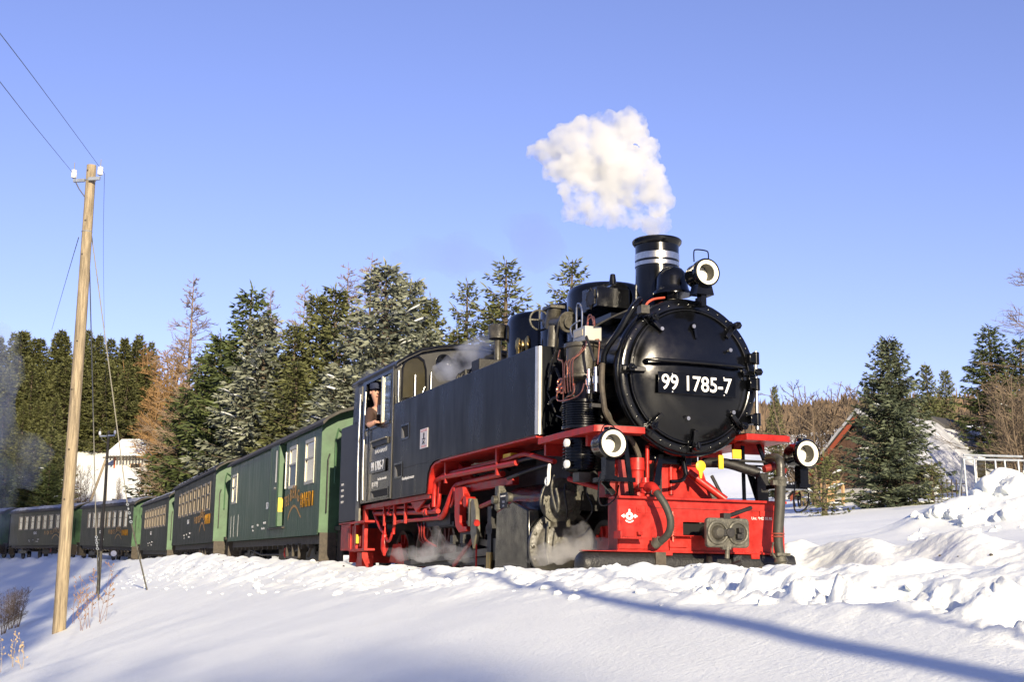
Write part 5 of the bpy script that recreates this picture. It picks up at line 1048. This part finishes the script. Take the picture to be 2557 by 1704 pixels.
# ------------------------------------------------------------------ the driver leaning out of the cab
def skin_body(name, pts, edges, rad, mat, parent, lev=2, root=0):
    me = bpy.data.meshes.new(name); me.from_pydata(pts, edges, []); me.materials.append(mat); o = link_mesh(name, me, parent)
    sk = o.modifiers.new('skin','SKIN'); sk.use_smooth_shade = True
    sub = o.modifiers.new('sub','SUBSURF'); sub.levels = lev; sub.render_levels = lev
    for i,r_ in enumerate(rad): me.skin_vertices[0].data[i].radius = r_ if isinstance(r_,tuple) else (r_,r_)
    me.skin_vertices[0].data[root].use_root = True
    return o
dl = Vector((-8.35,-1.0,1.0)); c_, s_ = math.cos(YAW), math.sin(YAW)
dr = thing('person','train driver in a dark cap and brown jacket leaning out of the cab window','person',LP+Vector((dl.x*c_-dl.y*s_,dl.x*s_+dl.y*c_,dl.z)),YAW)
# local to the driver: z 0 is the cab floor, he faces +x and leans out to -y
pts = [(-.20,.10,.86),(-.20,.08,1.05),(-.16,.02,1.25),(-.12,-.06,1.40),(-.09,-.12,1.50),(-.06,-.16,1.58),(-.03,-.18,1.68),(-.03,-.18,1.76),
       (-.14,-.24,1.40),(.02,-.30,1.24),(.16,-.34,1.14),(.30,-.30,1.17),(.36,-.28,1.19),
       (-.06,.12,1.40),(.05,.18,1.22),(.18,.16,1.16),(-.18,.20,.55),(-.18,.20,.06),(-.22,.0,.55),(-.22,.0,.06)]
edg = [(0,1),(1,2),(2,3),(3,4),(4,5),(5,6),(6,7),(3,8),(8,9),(9,10),(10,11),(11,12),(3,13),(13,14),(14,15),(0,16),(16,17),(0,18),(18,19)]
rad = [.13,.14,(.16,.13),(.15,.12),.065,.06,.095,.085,.075,.058,.05,.04,.035,.07,.055,.045,.075,.05,.075,.05]
skin_body('body',pts,edg,rad,SKIN,dr)
jp = [pts[i] for i in (0,1,2,3,8,9,10,13,14)]; skin_body('jacket',jp,[(0,1),(1,2),(2,3),(3,4),(4,5),(5,6),(3,7),(7,8)],[.155,.165,(.18,.155),(.165,.14),.095,.078,.068,.09,.075],JACKET,dr)
MB().prism([(-.05,-.06),(.05,-.06),(.03,.10),(-.03,.10)],lambda a,b,d:(d-.2*b,-.13+a,1.40+b),.045,.06).build('shirt',SHIRT,dr)
hx = Vector((-.02,-.18,1.71))
MB().lathe(hx+Vector((-.01,0,.05)),Z_,[(0,.103),(.03,.108),(.07,.112),(.09,.105),(.105,.06),(.11,.01)],24).prism([(.08,-.07),(.16,-.06),(.18,0),(.16,.06),(.08,.07)],lambda a,b,d:(hx.x+a-.01,hx.y+b,hx.z+.045+d),0,.012).build('cap',CAPM,dr,smooth=50)
MB().lathe(hx+Vector((.085,0,-.02)),X_,[(0,.022),(.015,.018),(.03,.010),(.034,.002)],10).build('nose',SKIN,dr)
MB().box(hx.x+.075,hx.x+.083,hx.y-.025,hx.y+.025,hx.z-.075,hx.z-.066).build('mouth',M('lips',(.35,.12,.10),.5),dr)
for s in (-1,1):
    MB().lathe(hx+Vector((.078,s*.034,.012)),X_,[(0,.012),(.006,.009),(.008,.001)],10).build('eye',DARK,dr); MB().lathe(hx+Vector((-.01,s*.09,-.01)),(0,s,0),[(0,.028),(.015,.024),(.02,.01)],10).build('ear',SKIN,dr)
fg = MB()
for k in range(5): fg.tube([(.345,-.30+.018*k,1.19),(.39,-.305+.019*k,1.185),(.405,-.31+.019*k,1.155)] if k<4 else [(.32,-.26,1.19),(.35,-.235,1.18),(.375,-.23,1.165)],[.010,.009,.007],6)
fg.build('fingers',SKIN,dr)

# ------------------------------------------------------------------ carriages (x = 0 at the front end, running back along -x; z 0 at the foot of the side sheets)
CW = 1.10; CL = 12.35; CH = 2.05
def carriage(label, front, rear, zf, zr_, kind, side, roofsnow, endm):
    a = Vector((front[0],front[1],zf)); b = Vector((rear[0],rear[1],zr_)); d = (a-b).normalized(); yaw = math.atan2(d.y,d.x)
    left = Vector((-math.sin(yaw),math.cos(yaw),0)); org = a+left*CW
    t = thing('railway_carriage', label, 'railway carriage', org, yaw, 'carriages of the train')
    t.rotation_euler = (0,-math.asin((a.z-b.z)/(a-b).length),yaw)
    ln = (a-b).length
    Q = lambda mb, name, mat, par=t, **k: mb.build(name, mat, par, **k)
    sd = lambda sx,z,dd: (-sx,-dd,z)
    if kind == 'van': wins = [(.64,1.52,.97,1.79),(2.50,3.28,.97,1.79),(11.10,11.95,.97,1.70)]; dr_ = [(3.72,4.34,.19,1.96)]
    else: wins = [(1.15+k*1.22,1.15+k*1.22+.72,.93,1.72) for k in range(8)]; wins = [w for w in wins if w[1]<ln-.5]; dr_ = []
    Q(MB().sheet(0,ln,0,CH,wins+dr_,sd,CW-.03,CW),'side_wall',side); Q(MB().sheet(0,ln,0,CH,wins,lambda sx,z,dd:(-sx,dd,z),CW-.03,CW),'side_wall',side)
    for i,(x0,x1,z0,z1) in enumerate(wins):
        fm = MB().sheet(x0-.03,x1+.03,z0-.03,z1+.03,[(x0+.035,x1-.035,z0+.035,z0+(z1-z0)*.56),(x0+.035,x1-.035,z0+(z1-z0)*.60,z1-.035)],sd,CW-.02,CW+.012)
        w = Q(fm,'window',FRAMEW if kind=='van' else M('brown_window_frame',(.16,.12,.075),.45))
        Q(MB().box(-x1+.03,-x0-.03,-CW+.010,-CW+.014,z0+.03,z1-.03),'pane',PANE,w)
        if kind=='van' and i==1: Q(MB().box(-x1+.04,-x0-.04,-CW+.004,-CW+.009,z0+.04,z0+(z1-z0)*.56),'blind',M('pale_blind',(.16,.20,.20),.6),w)
    # plank seams, sole bar, roof, ends
    Q(MB().box(-ln,0,-CW-.012,-CW-.001,-.06,.05),'sole_rail',side); Q(MB().box(-ln,0,-CW-.008,-CW-.001,CH-.05,CH-.01),'cantrail',side)
    for x in (0.0,ln):
        s = 1 if x==0 else -1; Q(MB().prism([(-CW,-.02),(CW,-.02),(CW,CH),(.75,CH+.22),(.3,CH+.31),(0,CH+.33),(-.3,CH+.31),(-.75,CH+.22),(-CW,CH)],lambda p,z,dd:(dd,p,z),-x,-x+s*.03),'end_wall',endm)
        Q(MB().box(-x+s*.031,-x+s*.05,-.36,.36,.0,1.85).box(-x+s*.05,-x+s*.5,-.48,-.42,-.05,1.95).box(-x+s*.05,-x+s*.5,.42,.48,-.05,1.95),'gangway',DARK)
        Q(MB().tube([(-x+s*.08,-CW+.12,.35),(-x+s*.10,-CW+.12,.5),(-x+s*.10,-CW+.12,1.35),(-x+s*.05,-CW+.16,1.45)],.014,6),'grab_rail',DARK)
        Q(MB().tube([(-x+s*.1,-CW+.42,CH-.2),(-x+s*.1,-CW+.30,CH-.12),(-x+s*.1,-CW+.26,CH-.3),(-x+s*.1,-CW+.26,.9)],.02,6),'end_pipe',endm)
        Q(MB().box(-x+s*.0,-x+s*.52,-CW-.02,-CW+.42,-.62,-.57).box(-x+s*.03,-x+s*.06,-CW+.02,-CW+.34,-.57,-.02).box(-x+s*.05,-x+s*.45,-CW+.36,-CW+.40,-.57,.1).box(-x+s*.0,-x+s*.5,-CW+.30,-CW+.7,.02,.10),'end_steps',FRAMEB)
        Q(MB().cyl((-x,0,-.35),(-x+s*.55,0,-.35),.07,n=10),'coupling',DARK)
    ar = [(-CW-.07,CH-.03),(-CW*.98,CH+.07),(-.85,CH+.20),(-.5,CH+.31),(0,CH+.36),(.5,CH+.31),(.85,CH+.20),(CW*.98,CH+.07),(CW+.07,CH-.03)]; iv = [(p*.985,z-.05) for p,z in ar][::-1]
    Q(MB().prism(ar+iv,lambda p,z,dd:(dd,p,z),-ln-.42,.42),'roof',ROOFC,smooth=30)
    if roofsnow:
        V=[];F_=[]; n=90
        for i in range(n+1):
            for j in range(7):
                p,z = ar[j+1]; q = float(vnoise(np.array([i*.55+front[0]]),np.array([j*.9]))[0]); V.append((.36-(ln+.72)*i/n, p, z+.006+max(0,.02+.05*q)))
        for i in range(n):
            for j in range(6): F_.append((i*7+j,i*7+j+1,i*7+j+8,i*7+j+7))
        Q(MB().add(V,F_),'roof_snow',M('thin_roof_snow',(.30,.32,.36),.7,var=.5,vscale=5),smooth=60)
    for k in range(3): Q(MB().lathe((-2.5-3.4*k,0,CH+.34),Z_,[(0,.09),(.08,.09),(.10,.15),(.14,.13)],12),'roof_vent',DARK)
    # underframe
    Q(MB().box(-ln+.1,-.1,-CW+.12,-CW+.18,-.22,-.061).box(-ln+.1,-.1,CW-.18,CW-.12,-.22,-.061),'sole_bar',FRAMEB); Q(MB().tube([(-1.6,-CW+.2,-.2),(-4.4,-CW+.2,-.42),(-7.8,-CW+.2,-.42),(-ln+1.6,-CW+.2,-.2)],.022,6).cyl((-4.4,-CW+.2,-.42),(-4.4,-CW+.2,-.2),.02,n=6).cyl((-7.8,-CW+.2,-.42),(-7.8,-CW+.2,-.2),.02,n=6),'truss_rod',FRAMEB)
    Q(MB().box(-3.6,-2.2,-CW+.05,-CW+.1,-.50,-.46).box(-3.6,-3.55,-CW+.05,-CW+.1,-.62,-.2).box(-2.25,-2.2,-CW+.05,-CW+.1,-.5,-.2).box(-2.95,-2.88,-CW+.05,-CW+.1,-.48,-.2),'side_step',FRAMEB); Q(MB().box(-6.5,-5.2,-.7,-.2,-.55,-.2).cyl((-5.0,-.6,-.4),(-4.3,-.6,-.4),.16,n=14).bar((-1.5,-CW+.2,-.2),(-1.9,-CW+.2,-.45),.05,.05).bar((-8.6,-CW+.2,-.2),(-9.0,-CW+.2,-.5),.05,.05),'brake_gear',FRAMEB)
    Q(MB().ring((-3.95,-CW+.1,-.38),Y_,.10,.012,20,6),'brake_release',RED)
    for k in range(16): Q(MB().box(-ln+.5+k*.7-.03,-ln+.5+k*.7+.03,-CW+.10,-CW+.2,-.30,-.22),'bracket',FRAMEB)
    for bx in (1.9,ln-1.9):
        bg_ = Q(MB().box(-bx-.85,-bx+.85,-.78,-.70,-.55,-.36).box(-bx-.85,-bx+.85,.70,.78,-.55,-.36).box(-bx-.2,-bx+.2,-.8,.8,-.42,-.25),'bogie',DARK)
        for wx in (-.62,.62):
            for s in (-1,1): Q(MB().lathe((-bx+wx,s*.48,-.58),(0,s,0),[(0,.31),(.09,.31),(.09,.26),(.05,.24),(.06,.08),(.12,.06)],24),'bogie_wheel',DARK,bg_)
    # lettering
    LM = GOLD; yo = -CW-.0135
    def letter(s_,sx,z,size,w=1.0,outline=0): text(s_,'lettering',LM,t,(-sx,yo+.0005,z),(R_(90),0,0),size,w,.001,.006 if not outline else 0,outline=outline)
    if kind in ('van','logo'):
        o_ = 0 if kind=='van' else .3
        for ch,sx,z,sz in (('F',4.68,1.59-.92,.30),('I',4.45,.67,.30),('T',3.60,.67,.30),('E',3.42,.68,.30),('L',3.20,.70,.31),('B',2.95,.78,.34),('E',2.68,.84,.36),('R',2.42,.83,.38),('G',2.10,.74,.34)): letter(ch,sx+o_,z,sz,.95)
        if kind=='van': pass
        else: letter('CH',4.05+o_,.67,.30,.9)
        letter('BAHN',1.20+o_,.63,.40,1.18,outline=.010)
        sw_ = MB(); cu_ = spline([(3.25,.32,0),(3.05,.45,0),(2.78,.54,0),(2.52,.56,0),(2.25,.50,0),(2.02,.40,0),(1.82,.32,0)],5)
        for k in range(len(cu_)-1):
            p,q = cu_[k],cu_[k+1]; w0 = .035*(1-.6*k/len(cu_)); w1 = .035*(1-.6*(k+1)/len(cu_)); sw_.prism([(p.x+o_,p.y-w0),(q.x+o_,q.y-w1),(q.x+o_,q.y+w1),(p.x+o_,p.y+w0)],lambda a_,b_,dd:(-a_,-dd,b_),CW+.0015,CW+.004)
        Q(sw_,'logo_swoosh',LM)
    text('SDG','lettering',WHITE,t,(-(5.78 if kind=='van' else 6.9),yo+.0005,.68),(R_(90),0,0),.21,1.5,.001,.004)
    for k,(sx,z,tx) in enumerate(((6.2,.30,'970-593'),(7.2,.27,'14,2 t'),(8.0,.25,'KB 12'),(6.4,.18,'Bww Owt'),(7.9,.16,'8 m'))): text(tx,'lettering',WHITE,t,(-sx,yo+.0005,z),(R_(90),0,0),.07,1.6,.001,.002)
    if kind=='van':
        # sliding door pushed half open, with its bright reveal and yellow notice
        dv = Q(MB().box(-5.45,-4.345,-CW-.05,-CW-.02,.17,1.98),'sliding_door',side,bevel=.006); Q(MB().box(-5.42,-5.36,-CW-.055,-CW-.05,.2,1.95).box(-4.42,-4.36,-CW-.06,-CW-.05,.2,1.95),'door_batten',side,dv); Q(MB().box(-4.72,-4.55,-CW-.055,-CW-.05,1.15,1.85),'door_pane',PANE,dv); Q(MB().cyl((-4.62,-CW-.05,1.02),(-4.62,-CW-.09,1.02),.03,n=8),'door_handle',STEEL,dv)
        Q(MB().box(-4.345,-3.715,-CW+.13,-CW+.15,.10,2.0),'door_opening',DARK); Q(MB().box(-4.342,-4.30,-CW-.045,-CW+.10,.19,1.96),'door_edge',endm); Q(MB().box(-4.2995,-4.296,-CW-.042,-CW+.06,.50,.80),'yellow_notice',YELLOW); Q(MB().box(-3.70,-3.66,-CW-.02,-CW-.002,.97,1.75),'door_rail',STEEL); Q(MB().box(-5.5,-3.6,-CW-.06,-CW-.002,.13,.16).box(-5.5,-2.4,-CW-.06,-CW-.002,1.985,2.01),'door_track',FRAMEB)
        for sx in (10.6,11.4,11.95): Q(MB().box(-sx-.012,-sx+.012,-CW-.004,-CW-.0015,.05,.62),'painted_line',WHITE)
    return t
cars = [((-3.585,24.9),(-7.73,36.6),.92,1.11,'van',GREEN,False,'dark green luggage van with a half open sliding door, first behind the locomotive'),
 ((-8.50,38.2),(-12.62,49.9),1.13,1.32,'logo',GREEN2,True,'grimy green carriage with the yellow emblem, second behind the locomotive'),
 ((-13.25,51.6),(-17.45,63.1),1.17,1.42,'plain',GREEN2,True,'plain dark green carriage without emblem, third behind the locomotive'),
 ((-18.30,64.6),(-24.20,75.2),1.60,1.92,'logo',GREEN2,True,'dark green carriage in the shade with an emblem near its front, fourth in the train'),  # the darker paint also stands for the deep shade on this carriage
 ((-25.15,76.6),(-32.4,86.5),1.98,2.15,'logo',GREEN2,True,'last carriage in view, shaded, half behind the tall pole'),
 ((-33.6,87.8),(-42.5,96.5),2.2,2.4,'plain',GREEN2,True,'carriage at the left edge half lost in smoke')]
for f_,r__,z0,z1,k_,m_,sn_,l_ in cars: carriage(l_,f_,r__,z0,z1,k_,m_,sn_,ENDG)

# ------------------------------------------------------------------ steam and smoke
def vol_mat(name, dens, colr, scale, lo_, hi_, aniso=0.25, absorb=None):
    m = bpy.data.materials.new(name); m.use_nodes = True; N = m.node_tree.nodes; K = m.node_tree.links; N.clear()
    out = N.new('ShaderNodeOutputMaterial'); pv = N.new('ShaderNodeVolumePrincipled'); pv.inputs['Color'].default_value = (*colr,1); pv.inputs['Anisotropy'].default_value = aniso
    if absorb: pv.inputs['Absorption Color'].default_value = (*absorb,1)
    tc = N.new('ShaderNodeTexCoord'); nz = N.new('ShaderNodeTexNoise'); nz.inputs['Scale'].default_value = scale; nz.inputs['Detail'].default_value = 5; nz.inputs['Roughness'].default_value = 0.62
    mr = N.new('ShaderNodeMapRange'); mr.inputs['From Min'].default_value = lo_; mr.inputs['From Max'].default_value = hi_; mr.inputs['To Min'].default_value = 0; mr.inputs['To Max'].default_value = dens
    K.new(tc.outputs['Object'], nz.inputs['Vector']); K.new(nz.outputs['Fac'], mr.inputs['Value']); K.new(mr.outputs['Result'], pv.inputs['Density']); K.new(pv.outputs['Volume'], out.inputs['Volume'])
    return m
def puff(name, label, blobs, dist, mat, voxel, disp, dscale, seed=1, spread=.5):
    """blobs: (u, v, radius) in survey pixels at the given distance; joined, remeshed and billowed"""
    r = random.Random(seed); k = dist/3036; c0 = at(blobs[0][0],blobs[0][1],dist); mb = MB()
    import bmesh
    for u,v,rad in blobs:
        p = at(u,v,dist+r.uniform(-1,1)*spread*rad*k)-c0; bm = bmesh.new(); bmesh.ops.create_icosphere(bm,subdivisions=3,radius=rad*k)
        mb.add([p+w.co for w in bm.verts],[tuple(w.index for w in f.verts) for f in bm.faces]); bm.free()
    o = mb.build(name, mat, None, loc=c0, fix=False); rm = o.modifiers.new('remesh','REMESH'); rm.mode = 'VOXEL'; rm.voxel_size = voxel
    if disp:
        for a_,sc in ((disp,dscale),(disp*.5,dscale*.4)):
            tx = bpy.data.textures.new('billow','CLOUDS'); tx.noise_scale = sc; tx.noise_depth = 3; ds = o.modifiers.new('billow','DISPLACE'); ds.texture = tx; ds.strength = a_; ds.mid_level = .5; ds.texture_coords = 'LOCAL'
    o.visible_shadow = True
    return prop(o, label, kind='stuff')
STEAM = vol_mat('white_steam', 11, (.955,.957,.945), 3.6, .40, .58)
WISP = vol_mat('thin_steam', 11.0, (.965,.968,.96), 4.5, .44, .66)
puff('steam_plume','white billowing steam above the chimney',[(1440,300,50),(1395,300,46),(1350,322,60),(1300,318,40),(1262,350,40),(1222,352,20),(1380,372,72),(1432,398,62),(1330,392,55),(1292,402,34),(1468,350,46),(1480,395,46),(1500,430,42),(1512,468,32),(1450,278,28),(1415,440,40),(1460,450,40),(1275,390,30)],14.87,STEAM,.025,.22,.24,2)
puff('steam_wisp','thin ragged steam just above the chimney',[(1515,500,28),(1524,520,18),(1522,540,14),(1490,500,28),(1455,505,26),(1415,500,32),(1375,490,36),(1335,470,40),(1320,440,40),(1380,455,40),(1500,525,18),(1310,490,22)],14.87,WISP,.03,.16,.16,3)
SMK = vol_mat('drifting_smoke', .9, (.38,.40,.40), .8, .30, .80, absorb=(.15,.15,.16))
puff('smoke_trail','faint dark smoke drifting behind the chimney',[(1225,540,62),(1270,570,40),(1180,520,30),(1050,590,60),(980,580,50),(930,600,40),(1110,600,40),(1230,595,40)],22,SMK,.12,.3,.5,4)
GS = vol_mat('grey_steam', 4.0, (.88,.90,.93), 3.0, .42, .68)
puff('cab_steam','grey steam blowing over the cab front and tank',[(1128,772,18),(1108,788,26),(1085,808,32),(1060,828,34),(1038,848,30),(1092,842,26),(1015,858,26),(1120,800,20),(1045,815,22)],18.8,GS,.05,.12,.2,5)
puff('roof_steam','thin steam curling round the rear of the cab roof',[(880,850,18),(850,870,24),(830,895,22),(820,925,16),(905,838,14)],22.3,vol_mat('roof_haze',1.6,(.8,.82,.86),2.4,.36,.66),.06,.12,.2,6)
US = vol_mat('drain_steam', 7.0, (.97,.96,.93), 2.6, .38, .68)
puff('cylinder_steam','pale steam rising from the cylinder drain',[(1350,1245,28),(1330,1265,28),(1290,1270,26),(1250,1275,26),(1370,1270,24),(1310,1230,22),(1340,1215,16),(1230,1285,20),(1390,1255,18)],14.5,US,.05,.12,.2,7)
puff('wheel_steam','white steam drifting by the trailing wheel',[(990,1265,24),(1015,1250,18),(1005,1230,13),(970,1275,18),(1040,1275,20),(890,1270,14),(920,1275,18),(1075,1275,20),(1100,1280,16),(1000,1215,11),(945,1268,18)],17.6,vol_mat('wheel_haze',4.0,(.95,.96,.97),2.6,.40,.66),.05,.12,.2,8)
BS = vol_mat('blue_grey_smoke', .20, (.66,.72,.84), .30, .36, .70)
puff('smoke_cloud','blue grey smoke drifting at the left edge behind the train',[(-20,800,70),(-10,880,62),(20,850,40),(-30,960,70),(-10,1040,66),(20,1000,30),(-40,1150,80),(0,1200,46),(-10,1110,50),(60,1030,40),(90,1050,34),(60,1090,40),(20,1240,26)],84,BS,.45,1.2,2.2,9)
